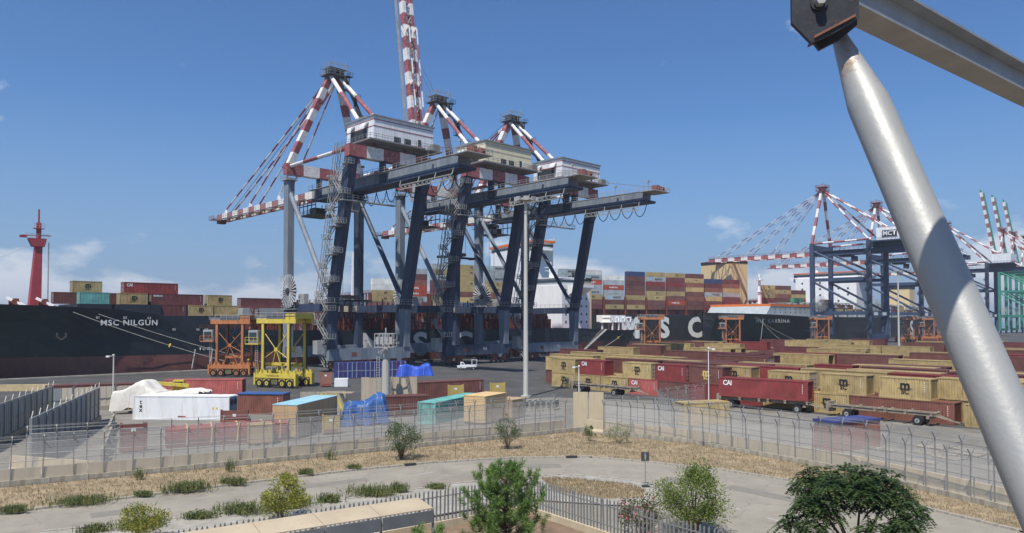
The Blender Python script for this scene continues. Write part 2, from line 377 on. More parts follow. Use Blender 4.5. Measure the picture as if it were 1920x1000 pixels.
def sts_crane(label, s, num, boom_up=False, house=WHITE, leg_faded=False, spreader=None, trolley=26.0):
    root = thing('quay_crane', label, 'crane', Q(s, 0), AQ, 'gantry cranes on the near quay')
    HX, G, LEAN, ZK, ZT = 10.5, 22.0, -8.0, 15.5, 50.0
    BM = BLUE
    # sill beams with bogies
    for y, nm in ((0, 'land'), (G, 'sea')):
        o = MB().bb(-HX - 1.2, HX + 1.2, y - .75, y + .75, 2.6, 5.4).build('sill_beam', FADED if (leg_faded or y) else BM, root)
        if y == 0:
            lettering(num, WBAND, 1.5, o, (2.4, -.756, 4.2), 0)
            MB().bb(-5.6, -4.2, -.80, -.752, 3.6, 4.5).build('plate', RUST, o)
            MB().prism([(9.2, 2.6), (7.4, 2.6), (8.0, 1.7), (8.6, 1.7)], -.78, .7, 0, 'y').build('bracket', FADED, o)
        for x in (-HX + 2.3, HX - 2.3): bogie_set(o, x, y, RUST)
        for x in (-HX - 1.5, HX + 1.5): MB().bb(x - .5, x + .5, y - .4, y + .4, 1.1, 2.7).build('buffer', DARK, root)
    # legs: land side upright to the knee, then raked landward; sea side nearly upright
    def yl(z): return 0 if z <= ZK else LEAN * (z - ZK) / (ZT - ZK)
    for x in (-HX, HX):
        MB().bar((x, 0, 5.4), (x, 0, ZK - .4), 1.7, 2.0, 0, (0, 1, 0), 2.0, 2.6).build('leg_base', FADED if x > 0 else BM, root)
        MB().bar((x, 0, ZK - .4), (x, LEAN, ZT), 1.9, 2.6, 0, (0, 1, 0), 1.9, 2.9).build('leg', BM, root)
        MB().bar((x, G, 5.4), (x, G, ZT - 1), 1.7, 2.1, 0, (0, 1, 0), 1.8, 2.4).build('leg', FADED if x < 0 else BM, root)
        MB().bb(x - .8, x + .8, 1.1, G - 1.0, ZK - 1.2, ZK + .7).build('tie_beam', BM, root)
        MB().tube((x, G - .3, ZT - 4.5), (x, .9, ZK + 1.5), .62, .62, 10).build('brace', FADED if x < 0 else BM, root)
        MB().band((x, G - .8, ZT + 2.2), (x, LEAN + .8, ZT + 2.2), 1.0, None, 8, (0, 0, 1), 1, True).build('top_tie', [RED, WBAND], root)
        # collar platform
        c = MB(); c.bb(x - 1.5, x + 1.5, G - 1.8, G + 1.8, ZT - 1.6, ZT - 1.45)
        for e in ((-1.5, -1.8, 1.5, -1.8), (-1.5, 1.8, 1.5, 1.8), (-1.5, -1.8, -1.5, 1.8)): c.rail((x + e[0], G + e[1], ZT - 1.45), (x + e[2], G + e[3], ZT - 1.45), 1.1, 1.2)
        c.build('collar_platform', GALV, root)
    # hazard striped cross tie at knee level on the land side
    hz = MB(); k = 14
    for i in range(k): hz.bb(-HX + .9 + i * (2 * HX - 1.8) / k, -HX + .9 + (i + 1) * (2 * HX - 1.8) / k, G - .7, G + .7, ZK - 1.0, ZK + .6, i % 2)
    hz.build('hazard_striped_beam', [mat('hazard_black', (0.03, 0.03, 0.035), 0.7), CREAM], root)
    # portal cross beams in red and white
    for y in (LEAN, G):
        m = MB(); m.band((-HX - 1.2, y, ZT + 1.4), (HX + 1.2, y, ZT + 1.4), 2.2, 2.8, 4.4)
        m.build('cross_beam', [RED, WBAND], root)
    # main girder: box with a lower flange, walkway rails and hangers
    YB, YH = -36.0, G + 3.0
    gb = MB(); gb.bb(-1.7, 1.7, YB, YH, 45.0, 47.6); o = gb.build('girder', FADED, root)
    MB().bb(-2.3, 2.3, YB - 1.2, YH, 44.3, 44.95).build('trolley_rail', BM, o)
    for y in (LEAN, G):
        h = MB()
        for x in (-1.9, 1.9): h.bb(x - .2, x + .2, y - 1.2, y + 1.2, 45.2, ZT + .1)
        h.build('hanger', BM, root)
    r = MB()
    for x in (-3.0, 3.0):
        r.bb(x - .55, x + .55, YB - 4, YH, 47.0, 47.1); r.rail((x + .5 * (1 if x > 0 else -1), YB - 4, 47.1), (x + .5 * (1 if x > 0 else -1), YH, 47.1), 1.1, 2.4)
    r.bb(-3.6, 3.6, YB - 5, YB, 46.9, 47.1); r.rail((-3.6, YB - 5, 47.1), (3.6, YB - 5, 47.1)); r.rail((-3.6, YB - 5, 47.1), (-3.6, YB, 47.1)); r.rail((3.6, YB - 5, 47.1), (3.6, YB, 47.1))
    r.build('girder_walkway', GALV, root)
    hk = MB()
    for i in range(12):
        y = YB + 1 + i * 1.6; hk.bar((-2.6, y, 43.2), (-2.6, y + 1.6, 42.2), .09); hk.bar((-2.6, y, 42.2), (-2.6, y + 1.6, 43.2), .09)
    for z in (42.2, 43.2): hk.bar((-2.6, YB + 1, z), (-2.6, YB + 20, z), .16)
    for y in (YB + 1, YB + 7, YB + 13, YB + 20): hk.bar((-2.6, y, 43.2), (-2.2, y, 44.5), .16)
    hk.build('service_truss', GALV, root)
    # festoon cable loops under the girder
    y0 = YB + 2
    for i in range(10):
        ya, yb = y0 + i * 4.4, y0 + (i + 1) * 4.4
        pts = [(2.5, ya + (yb - ya) * k / 8, 44.3 - 3.1 * (1 - (2 * k / 8 - 1) ** 2) ** 0.8) for k in range(9)]
        MB().path(pts, .11, 5).build('festoon_cable', BLACK, root)
    # boom
    bl = 71.0 if boom_up else 64.0
    br = thing('boom', None, None); br.parent = root; br.location = (0, YH, 46.2)
    br.rotation_euler = (R(82) if boom_up else 0, 0, 0)
    for x in (-1.45, 1.45):
        MB().band((x, 0.6, 0), (x, bl, 0), 1.1, 2.0, 3.9).build('boom_girder', [WBAND, RED], br)
    bx = MB()
    for i in range(13):
        y = 2 + i * 5.1; bx.bar((-1.45, y, .4), (1.45, y, .4), .6); bx.bar((-1.45, y + 2.5, .4), (1.45, y + 2.5, .4), .5)
        if i < 12: bx.bar((-1.45 if i % 2 else 1.45, y, .6), (1.45 if i % 2 else -1.45, y + 5.1, .6), .3)
    bx.build('boom_cross_brace', GALV, br)
    bp = MB(); bp.bb(-3.4, 3.4, bl - .5, bl + 3.4, -.6, -.4); bp.bb(-1.2, 1.2, bl + .2, bl + 2.2, -1.7, -.6)
    for e in ((-3.4, bl - .5, -3.4, bl + 3.4), (3.4, bl - .5, 3.4, bl + 3.4), (-3.4, bl + 3.4, 3.4, bl + 3.4)): bp.rail((e[0], e[1], -.4), (e[2], e[3], -.4))
    bp.build('boom_tip_platform', RUST, br)
    bw = MB(); bw.bb(-3.6, -2.8, 2, bl, -1.15, -1.05); bw.rail((-3.6, 2, -1.05), (-3.6, bl, -1.05), 1.1, 3)
    bw.build('boom_walkway', GALV, br)
    for y in (21.0, 40.0, 58.0):
        for x in (-1.45, 1.45): MB().prism([(y - .9, 1), (y + .9, 1), (y + .3, 2.5), (y - .3, 2.5)], x - .2, x + .2, 0, 'x').build('stay_lug', WBAND, br)
    # A-frame
    AY_, AZ = G - 4.5, 77.0
    for x, sx in ((-HX, -1.4), (HX, 1.4)):
        MB().band((x, G, ZT + 2.8), (sx, AY_ + .5, AZ - .5), 1.4, 1.8, 3.3, (0, 1, 0)).build('frame_column', [WBAND, RED], root)
    for sx in (-1, 1):
        MB().band((sx * 1.5, AY_ - .6, AZ - .4), (sx * 4.4, LEAN - 1.0, ZT + 2.6), 1.1, None, 9, (0, 0, 1), 0, True).build('backstay', [WBAND, RED], root)
    ap = MB(); ap.bb(-3.0, 3.0, AY_ - 2.4, AY_ + 2.4, AZ, AZ + .2); ap.bb(-2.0, -1.2, AY_ - 1.4, AY_ + 1.4, AZ - 1.4, AZ + 1.8); ap.bb(1.2, 2.0, AY_ - 1.4, AY_ + 1.4, AZ - 1.4, AZ + 1.8)
    ap.bb(-2.6, 2.6, AY_ - 2.0, AY_ + 2.0, AZ + 1.8, AZ + 1.9)
    for x in (-1.0, 0, 1.0): ap.tube((x - .2, AY_ + .6, AZ + .9), (x + .2, AY_ + .6, AZ + .9), .8, .8, 12)
    ap.build('apex_platform', mat('apex_grey', (.13, .13, .135), .7, var=.3, scale=1.5), root)
    ar = MB()
    for (zz, w) in ((AZ + .2, 3.0), (AZ + 1.9, 2.6)):
        for e in ((-w, -2.6, w, -2.6), (-w, 2.6, w, 2.6), (-w, -2.6, -w, 2.6), (w, -2.6, w, 2.6)): ar.rail((e[0], AY_ + e[1], zz), (e[2], AY_ + e[3], zz), 1.1, 1.4)
    ar.bar((0, AY_, AZ + 2), (0, AY_, AZ + 5), .12); ar.bar((2, AY_ - 2, AZ + 2), (2, AY_ - 2, AZ + 4.4), .1); ar.bar((-3, AY_ - 1, AZ + 3.2), (3, AY_ - 1, AZ + 3.2), .12)
    ar.build('apex_railing', GALV, root)
    # forestays
    if not boom_up:
        for yy, r_ in ((58.0, .28), (40.0, .28), (21.0, .24)):
            for x in (-1.45, 1.45):
                MB().band((x * .8, AY_ + 1.2, AZ - .6), (x, YH + yy, 48.4), r_ * 1.8, None, 4.5, (0, 0, 1), 0, True).build('forestay', [WBAND, RED], root)
        for x in (-1, 1): MB().tube((x * .5, AY_ + 1, AZ + 1), (x, YH + 60, 48), .08, .08, 4).build('hoist_rope', DARK, root)
    else:
        for x in (-1.45, 1.45):
            MB().band((x * .8, AY_ + 1.2, AZ - .6), (x, YH + 21 * cos(R(82)) - 2.4, 46.2 + 21 * sin(R(82))), .5, None, 5, (0, 0, 1), 0, True).build('forestay', [WBAND, RED], root)
            tip = (x, YH + 58 * cos(R(82)) - 2.6, 46.2 + 58 * sin(R(82)))
            MB().band((x, YH + 21 * cos(R(82)) - 2.4, 68), tip, .45, None, 5, (0, 0, 1), 0, True).build('folded_forestay', [WBAND, RED], root)
        for x in (-.8, .8): MB().tube((x, AY_ + 1, AZ + 1), (x - 3, YH + 9, 106), .08, .08, 4).build('hoist_rope', DARK, root)
    # stair column to the apex
    st = MB(); n = 7
    for i in range(n):
        za, zb = ZT + 4 + i * 3.2, ZT + 4 + (i + 1) * 3.2
        f = lambda z: Vector((4.2 - 2.6 * (z - ZT) / (AZ - ZT), LEAN + 11 + (AY_ - LEAN - 13.5) * (z - ZT) / (AZ - ZT), z))
        a_, b_ = f(za), f(zb); sg = 1 if i % 2 else -1
        stair_flight(st, a_ + Vector((0, -sg * 1.2, 0)), b_ + Vector((0, sg * 1.2, 0)), .8)
        st.box(b_ + Vector((0, sg * 1.5, 0)), (1.8, 1.2, .1)); st.rail(b_ + Vector((-.9, sg * 2.1, 0)), b_ + Vector((.9, sg * 2.1, 0)), 1.1, .9)
    st.bar((4.4, LEAN + 11, ZT + 3), (1.6, AY_ - 2.0, AZ), .7, .7)
    st.build('apex_stair', DARK, root)
    # machine house
    x0, x1, y0, y1, z0, z1 = -5.5, 12.0, -9.6, 2.2, 54.4, 60.2
    hs = MB(); hs.bb(x0, x1, y0, y1, z0, z1); ho = hs.build('machine_house', house, root)
    rib = MB()
    for i in range(36): rib.bb(x0 + .25 + i * .485, x0 + .33 + i * .485, y0 - .03, y0 - .002, z0 + .1, z1 - .1)
    rib.build('cladding_rib', house, ho)
    MB().prism([(y0 - .35, z1 + .004), (y1 + .35, z1 + .004), (y1 + .35, z1 + .3), ((y0 + y1) / 2, z1 + .55), (y0 - .35, z1 + .3)], x0 - .3, x1 + .3, 0, 'x').build('roof', mat('house_roof_grey', (.2, .22, .25), .6), ho)
    trim = RED if house is WHITE else mat('tan_trim', (.5, .42, .3), .6)
    for zz in (z1 - .75, z1 - 2.35):
        MB().bb(x0 - .05, x1 + .04, y0 - .06, y0 - .035, zz - .1, zz + .1).build('stripe', trim, ho)
        MB().bb(x0 - .05, x0 - .01, y0, y1, zz - .1, zz + .1).build('stripe', trim, ho)
    MB().bb(x0 - .12, x0 - .01, -6.6, .2, z0 + .1, z0 + 3.3).build('service_opening', DARK, ho)
    for yy in (-6.6, -.6):
        cw = MB(); cw.prism([(x0 - 1.3, z0 + 3.2)] + [(x0 - 1.3 * cos(t * pi / 12), z0 + 3.2 + 1.5 * sin(t * pi / 12)) for t in range(7)], yy - .9, yy + .9, 0, 'y')
        cw.build('vent_cowl', WHITE, ho)
    for xx, ww, hh in ((0.2, 1.9, 1.0), (3.2, 1.9, 1.0)):
        MB().bb(xx, xx + ww, y0 - .10, y0 - .04, z0 + .5, z0 + .5 + hh + .3).build('louvre', DARK, ho)
    MB().bb(7.3, 8.2, y0 - .10, y0 - .04, z0 + .1, z0 + 2.2).build('door', DARK, ho); MB().bb(8.3, 9.2, y0 - .10, y0 - .04, z0 + .1, z0 + 2.2).build('door', WHITE, ho)
    pf = MB(); pf.bb(x0 - 2.4, x1 + 1.4, y0 - 2.2, y1 + 1.4, z0 - .45, z0 - .1)
    for e in ((x0 - 2.4, y0 - 2.2, x1 + 1.4, y0 - 2.2), (x0 - 2.4, y0 - 2.2, x0 - 2.4, y1 + 1.4), (x1 + 1.4, y0 - 2.2, x1 + 1.4, y1 + 1.4)): pf.rail((e[0], e[1], z0 - .1), (e[2], e[3], z0 - .1), 1.1, 1.6)
    for x in (-4, 3, 10):
        for y in (-8, 0): pf.bb(x - .25, x + .25, y - .25, y + .25, 47.6 if abs(x) < 1 else ZT + 2.8, z0 - .45)
    for y in (-8, 0): pf.bb(-5, 11, y - .3, y + .3, z0 - 1.1, z0 - .45)
    pf.bb(10.6, 12.6, y0 - 1.9, y0 - .6, z0 - .1, z0 + 1.4)
    pf.build('house_platform', mat('platform_grey', (.2, .2, .195), .7, var=.25, scale=1.2), root)
    # zigzag stairs up the land side leg
    xs = -HX - 2.0; z = 1.2; i = 0; sg = 1
    while z < ZT - 2:
        dz = 3.35; c0, c1 = yl(z), yl(z + dz)
        f = MB(); stair_flight(f, (xs, c0 - 1.9 * sg + 1.0, z), (xs, c1 + 1.9 * sg + 1.0, z + dz), .8)
        yc = c1 + 2.5 * sg + 1.0; f.bb(xs - .6, xs + 1.6, yc - .8, yc + .8, z + dz - .1, z + dz)
        f.rail((xs - .6, yc - .8, z + dz), (xs - .6, yc + .8, z + dz), 1.1, .8); f.rail((xs - .6, yc + .8 * sg, z + dz), (xs + 1.6, yc + .8 * sg, z + dz), 1.1, .8)
        f.build('stair_flight', GALV, root)
        z += dz; sg = -sg; i += 1
    # lift mast and platforms on the same leg
    m = MB(); fy = lambda z: yl(z) + 3.4
    for dx in (-.6, .6):
        for dy in (-.6, .6): m.bar((xs + .2 + dx, fy(17) + dy, 17), (xs + .2 + dx, fy(53) + dy, 53), .13)
    for k in range(16):
        za, zb = 17 + k * 2.25, 19.25 + k * 2.25
        for dx in (-.6, .6): m.bar((xs + .2 + dx, fy(za) - .6, za), (xs + .2 + dx, fy(zb) + .6, zb), .08)
        m.bar((xs - .4, fy(za) - .6, za), (xs + .8, fy(za) - .6, za), .08)
    m.build('lift_mast', GALV, root)
    e = MB(); e.bb(xs - 1.6, xs + .4, .4, 2.6, 4.2, 7.4); e.build('electrical_cabinet', GALV, root)
    wk = MB(); zw = 40.0; yw = yl(zw); wk.bb(-HX - 2.2, HX * .2, yw - 2.3, yw - 1.1, zw - .25, zw); wk.rail((-HX - 2.2, yw - 2.3, zw), (HX * .2, yw - 2.3, zw), 1.1, 1.4); wk.rail((HX * .2, yw - 2.3, zw), (HX * .2, yw - 1.1, zw), 1.1, 1.2)
    wk.build('side_walkway', GALV, root)
    for x in (-HX, HX):
        ct = MB(); ct.bar((x + .95, G - .7, 6), (x + .95, G - .7, ZT - 3), .25, .12); ct.bar((x + .95, G + .5, 6), (x + .95, G + .5, ZT - 3), .12, .12); ct.build('cable_tray', GALV, root)
        kp = MB(); kp.bb(x - 1.9, x + 1.9, -2.2, 2.2, ZK + .75, ZK + .85)
        for e in ((-1.9, -2.2, 1.9, -2.2), (-1.9, -2.2, -1.9, 2.2), (1.9, -2.2, 1.9, 2.2)): kp.rail((x + e[0], e[1], ZK + .85), (x + e[2], e[3], ZK + .85), 1.1, 1.2)
        kp.build('knee_platform', GALV, root)
        MB().rail((x, 2.4, ZK + .7), (x, G - 1.2, ZK + .7), 1.1, 2.0).build('tie_railing', GALV, root)
    for zz in (21, 27.5, 34):
        hp = MB(); yy = yl(zz); hp.bb(-HX - 3.2, -HX - 1.0, yy - 1.4, yy + 1.4, zz - .12, zz); hp.rail((-HX - 3.2, yy - 1.4, zz), (-HX - 3.2, yy + 1.4, zz), 1.1, .9); hp.rail((-HX - 3.2, yy - 1.4, zz), (-HX - 1.0, yy - 1.4, zz), 1.1, .9); hp.build('rest_platform', GALV, root)
    hf = MB()
    for x in (-3.4, 3.4):
        hf.bar((x, YH - 4, 43.0), (x, YH + 5, 43.0), .25); hf.bar((x, YH - 4, 40.6), (x, YH + 5, 40.6), .25)
        for k in range(5): hf.bar((x, YH - 4 + k * 2.2, 40.6), (x, YH - 4 + k * 2.2, 44.4), .18)
    hf.bb(-3.6, 3.6, YH - 4, YH + 5, 40.45, 40.6); hf.rail((-3.6, YH - 4, 40.6), (-3.6, YH + 5, 40.6), 1.1, 1.2); hf.bb(-2, 1.5, YH - 1, YH + 2, 40.6, 42.6)
    hf.build('hinge_service_frame', DARK, root)
    for y in (YB - 3, YB + 8, -2, 6, 14):
        fl = MB(); fl.bar((-3.6, y, 47.1), (-3.6, y, 49.2), .1); fl.bb(-4.0, -3.3, y - .3, y + .3, 49.2, 49.7); fl.build('floodlight', GALV, root)
    ex = MB(); ex.bb(-1.6, -.2, YB - 4.4, YB - 2.6, 47.1, 48.6); ex.tube((1.4, YB - 3.5, 47.9), (2.2, YB - 3.5, 47.9), .8, .8, 12); ex.bb(.8, 2.8, YB - 4.4, YB - 2.6, 47.1, 47.4); ex.bar((1.8, YB - 3.2, 48.4), (4.4, -11.6, 54.2), .09); ex.build('rope_anchor_unit', RUST, root)
    # cable reel on the sea side leg
    cr = thing('cable_reel', None, None); cr.parent = root; cr.location = (-HX - 1.9, G - 3.6, 19.6)
    hb = MB(); hb.tube((-.35, 0, 0), (.35, 0, 0), .8, .8, 14); hb.tube((.3, 0, 0), (2.2, 0, 0), .3, .3, 8); hb.build('hub', DARK, cr)
    for k in range(26):
        t = 2 * pi * k / 26; p = MB()
        vs = [(xx, rr_ * cos(t + a_), rr_ * sin(t + a_)) for xx in (-.05, .05) for rr_, a_ in ((.7, -.05), (.7, .05), (4.3, .052), (4.3, -.052))]
        p.add(vs, [(0, 1, 2, 3), (7, 6, 5, 4), (0, 3, 7, 4), (1, 5, 6, 2), (2, 6, 7, 3)]); p.build('reel_spoke', mat('reel_grey', (.5, .5, .5), .5, metal=.1), cr)
    MB().tube((.3, 0, 0), (.5, 0, 0), 3.4, 3.4, 28).build('cable_coil', BLACK, cr)
    MB().bb(-HX - .6, -HX + .6, G - 9.5, G - 6.6, 16.25, 18.8).build('reel_drive_box', GALV, root)
    cp = MB(); cp.bb(-HX - 1.6, -HX + .5, G - 6.4, G + .6, 14.9, 15.1); cp.rail((-HX - 1.6, G - 6.4, 15.1), (-HX - 1.6, G + .6, 15.1)); cp.build('reel_platform', GALV, root); cp = MB(); cp.bb(-HX - 1.5, -HX + .6, G - .9, G + 1.2, 22.2, 22.35); cp.rail((-HX - 1.5, G - .9, 22.35), (-HX - 1.5, G + 1.2, 22.35), 1.1, .8)
    cp.build('leg_platform', GALV, root)
    # trolley, cab, ropes and spreader
    y = trolley
    tr = MB(); tr.bb(-2.9, 2.9, y - 3, y + 3, 43.4, 44.2); tr.bb(-3.4, 3.4, y - 3.6, y + 3.6, 42.9, 43.05); tr.rail((-3.4, y - 3.6, 43.05), (3.4, y - 3.6, 43.05)); tr.rail((-3.4, y - 3.6, 43.05), (-3.4, y + 3.6, 43.05))
    to = tr.build('trolley', DARK, root)
    cb = MB(); cb.bb(-3.2, -1.0, y - 6.4, y - 3.8, 39.4, 42.2); co = cb.build('operator_cab', GALV, root); MB().bb(-3.26, -3.202, y - 6.1, y - 4.0, 39.8, 41.6).build('window', GLASS, co); MB().bb(-3.0, -1.2, y - 6.46, y - 6.402, 39.8, 41.6).build('window', GLASS, co)
    hg = MB()
    for xx in (-2.9, -1.3):
        for yy in (y - 6.1, y - 4.1): hg.bar((xx, yy, 42.2), (xx, yy, 44.0), .2)
    hg.bb(-3.1, -1.1, y - 6.3, y - 2.6, 43.8, 44.0); hg.build('cab_hanger', DARK, root)
    zs = spreader or 17.0
    for xx in (-2.4, 2.4):
        for yy in (y - 1.2, y + 1.2):
            MB().tube((xx, yy, 43.0), (xx, yy, zs + 1.6), .06, .06, 4).build('hoist_rope', DARK, root)
    sp = MB(); sp.bb(-6.0, 6.0, y - .5, y + .5, zs, zs + .55); sp.bb(-2.6, 2.6, y - 1.3, y + 1.3, zs + .7, zs + 1.6)
    for xx in (-6, 6): sp.bb(xx - .25, xx + .25, y - 1.22, y + 1.22, zs - .1, zs + .55)
    sp.build('spreader', DARK, root)
    return root
sts_crane('dark blue gantry crane numbered 45, its lowered boom reaching over the moored ship', 11, '45', leg_faded=True, trolley=10)
sts_crane('gantry crane with its red and white boom raised upright and a cream machine house', 46, '44', boom_up=True, house=CREAM, spreader=30, trolley=9)
sts_crane('gantry crane with white machine house standing beside the tall cream lamp post', 76.5, '46', leg_faded=True, trolley=30)

# ------------------------------------------------------------------ far cranes (lattice braced, blue)
BLUE2 = mat('far_crane_blue', (0.04, 0.062, 0.115), 0.6, var=0.15, scale=0.3)
GREEN2 = mat('crane_green', (0.03, 0.22, 0.15), 0.55, var=0.15, scale=0.3)
def far_crane(label, s, paint=BLUE2, boom_up=False, sign=False, G0=-8.0, group=None, band=(RED, WBAND), tall=1.0):
    root = thing('quay_crane', label, 'crane', Q(s, 0), AQ, group)
    HX, YL, YS, ZG = 12.0, G0, 22.0, 50.0 * tall
    for x in (-HX, HX):
        for y in (YL, YS):
            MB().bar((x, y, 3.5), (x, y, ZG + 4), 1.8, 2.2, 0, (0, 1, 0)).build('leg', paint, root)
        for z in (16, 34 * tall): MB().bb(x - .7, x + .7, YL + 1.2, YS - 1.2, z - .9, z + .9).build('tie_beam', paint, root)
        for (za, zb) in ((33 * tall, 17), (ZG, 35 * tall)): MB().tube((x, YS - .5, za), (x, YL + 1, zb), .6, .6, 8).build('brace', paint, root)
        MB().band((x, YS, ZG + 4), (x, YL, ZG + 4.5), 1.1, None, 6, (0, 0, 1), 0, True).build('top_tie', [band[0], band[1]], root)
    for y in (YL, YS):
        sb = MB(); sb.bb(-HX - 1.5, HX + 1.5, y - .9, y + .9, 2.2, 4.4); so = sb.build('sill_beam', paint, root)
        for x in (-HX + 2, HX - 2): bogie_set(so, x, y, RUST)
        MB().bb(-HX + .9, HX - .9, y - .9, y + .9, 14.2, 16.8).build('portal_beam', paint, root)
        MB().bb(-HX + .9, HX - .9, y - .9, y + .9, ZG + .6, ZG + 3.4).build('cross_beam', paint, root)
        for (xx, w_, mt_) in ((-6, 5, WHITE), (6, 5.4, WHITE)):
            if y == YL or xx < 0: pn = MB(); pn.bb(xx - w_ / 2, xx + w_ / 2, y - 1.0, y - .902, 14.7, 16.3); pn.build('notice_panel', mt_, root)
    YH = YS + 3
    for x in (-3.4, 3.4): MB().bb(x - .6, x + .6, YL - 22, YH, ZG - 2.2, ZG + .4).build('girder', paint, root)
    tr = MB()
    for i in range(12):
        y = YL - 21 + i * 4.6; tr.bar((-3.4, y, ZG), (3.4, y, ZG), .5); tr.bar((-3.4, y, ZG), (3.4, y + 4.6, ZG), .3)
    tr.rail((-4.6, YL - 22, ZG + .4), (-4.6, YH, ZG + .4), 1.2, 2.5, .07); tr.bb(-4.9, -4.1, YL - 22, YH, ZG + .2, ZG + .4)
    tr.build('girder_bracing', paint, root)
    br = thing('boom', None, None); br.parent = root; br.location = (0, YH, ZG - .8); br.rotation_euler = (R(81) if boom_up else 0, 0, 0)
    bl = 66.0 if not boom_up else 78.0
    for x in (-3.4, 3.4): MB().band((x, .6, 0), (x, bl, 0), 1.2, 2.3, 4.4).build('boom_girder', [band[0], band[1]] if not (boom_up and x > 0) else [paint, paint], br)
    bx = MB()
    for i in range(14): bx.bar((-3.4, 2 + i * 4.8, .6), (3.4, 2 + i * 4.8, .6), .5); bx.bar((-3.4, 2 + i * 4.8, .6), (3.4, 6.8 + i * 4.8, .6), .3)
    bx.bb(-3, 3, bl, bl + 3, -.8, -.5); bx.rail((-4.4, 1, 1.0), (-4.4, bl, 1.0), 1.2, 3.5, .07)
    bx.build('boom_bracing', paint if boom_up else RUST, br)
    AY_, AZ = YS - 1, 84 * tall
    for x in (-HX, HX): MB().band((x, YS, ZG + 4), (x * .12, AY_, AZ), 1.3, 1.3, 5, (0, 1, 0)).build('frame_column', [band[0], band[1]], root)
    for x in (-1, 1):
        MB().band((x * 1.5, AY_ - .5, AZ), (x * 9, YL + 1, ZG + 4.5), 1.1, None, 5, (0, 0, 1), 0, True).build('backstay', [band[0], band[1]], root)
        MB().band((x * 1.5, AY_ - .5, AZ + .8), (x * 5, YL - 20, ZG + .6), .8, None, 5, (0, 0, 1), 0, True).build('backstay', [band[0], band[1]], root)
    ap = MB(); ap.bb(-3, 3, AY_ - 2.5, AY_ + 2.5, AZ, AZ + .3); ap.bb(-1.6, 1.6, AY_ - 1.4, AY_ + 1.4, AZ + .3, AZ + 2.4); ap.bb(-3.4, 3.4, AY_ - 2.8, AY_ + 2.8, AZ + 2.4, AZ + 2.6)
    for zz in (AZ + .3, AZ + 2.6):
        for y in (-2.6, 2.6): ap.rail((-3.2, AY_ + y, zz), (3.2, AY_ + y, zz), 1.2, 1.6, .07)
        for x in (-3.2, 3.2): ap.rail((x, AY_ - 2.6, zz), (x, AY_ + 2.6, zz), 1.2, 1.6, .07)
    ap.bar((0, AY_, AZ + 2), (0, AY_, AZ + 5.4), .15); ap.build('apex_platform', band[0], root)
    if not boom_up:
        for yy in (62, 42, 25):
            for x in (-3.4, 3.4): MB().band((x * .4, AY_ + 1, AZ), (x, YH + yy, ZG + .6), .42, None, 4, (0, 0, 1), 0, True).build('forestay', [band[0], band[1]], root)
    hs = MB(); hs.bb(-7, 10, YL - 14, YL - 2, ZG + 4, ZG + 10.5); ho = hs.build('machine_house', WHITE, root)
    pf = MB(); pf.bb(-9, 12, YL - 16, YL, ZG + 3.2, ZG + 3.9); pf.bb(-3.9, -2.9, YL - 15, YL - 1, ZG + .41, ZG + 3.2); pf.bb(2.9, 3.9, YL - 15, YL - 1, ZG + .41, ZG + 3.2); pf.rail((-9, YL - 16, ZG + 3.9), (12, YL - 16, ZG + 3.9), 1.2, 2, .07); pf.rail((-9, YL - 16, ZG + 3.9), (-9, YL, ZG + 3.9), 1.2, 2, .07)
    pf.build('house_platform', paint, root)
    if sign:
        MB().bb(-7.12, -7.004, YL - 12.5, YL - 4.5, ZG + 5.2, ZG + 9.2).build('sign_frame', WHITE, ho)
        MB().bb(-7.2, -7.124, YL - 12.2, YL - 4.8, ZG + 5.5, ZG + 8.9).build('sign_board', DARK, ho)
        lettering('MCT', WHITE, 3.2, ho, (-7.24, YL - 8.5, ZG + 7.2), R(-90), .02)
    st = MB(); z = 4; sg = 1
    while z < ZG:
        stair_flight(st, (-HX - 1.8, YL - 1.6 * sg, z), (-HX - 1.8, YL + 1.6 * sg, z + 3.4), .9); st.box((-HX - 1.6, YL + 2.0 * sg, z + 3.4), (1.6, 1, .1)); z += 3.4; sg = -sg
    st.build('stair', DARK, root)
    cr = MB(); cx_, cy_, cz_ = -HX - 1.4, YS - 4.6, 21
    for k in range(30):
        t = 2 * pi * k / 30; cr.bar((cx_, cy_ + .6 * cos(t), cz_ + .6 * sin(t)), (cx_, cy_ + 4.4 * cos(t), cz_ + 4.4 * sin(t)), .34, .1)
    cr.tube((cx_ - .2, cy_, cz_), (cx_ + .9, cy_, cz_), .9, .9, 12); cr.build('cable_reel', GALV, root)
    sp = MB(); sp.bb(-HX - .9, -HX + .9, YS - 6, YS - 1.1, 15.9, 16.2); sp.bar((-HX - 1.0, YS - 4.6, 16), (-HX - 1.0, YS - 4.6, 21), .5); sp.build('reel_bracket', paint, root)
    tr = MB(); ty = 8.0; tr.bb(-3, 3, ty - 3, ty + 3, ZG - 3.2, ZG - 2.2); tr.bb(-2.6, -.4, ty - 6, ty - 3.2, ZG - 6, ZG - 3.2); tr.build('trolley', DARK, root)
    return root
far_crane('blue braced quay crane whose white house carries a dark name board', 322, sign=True, group='blue braced cranes along the far quay')
far_crane('blue braced quay crane standing just behind the crane with the dark name board', 402, group='blue braced cranes along the far quay')
far_crane('blue braced quay crane showing behind the lower part of the slanting silver pipe', 545, group='blue braced cranes along the far quay')
for s_, lb_ in ((712, 'green quay crane with raised boom standing next to the blue cranes'), (752, 'green quay crane with raised boom, the middle one of three'), (795, 'green quay crane with raised boom, last of three beyond the blue cranes')):
    far_crane(lb_, s_, GREEN2, True, group='green quay cranes with raised booms', tall=1.12)
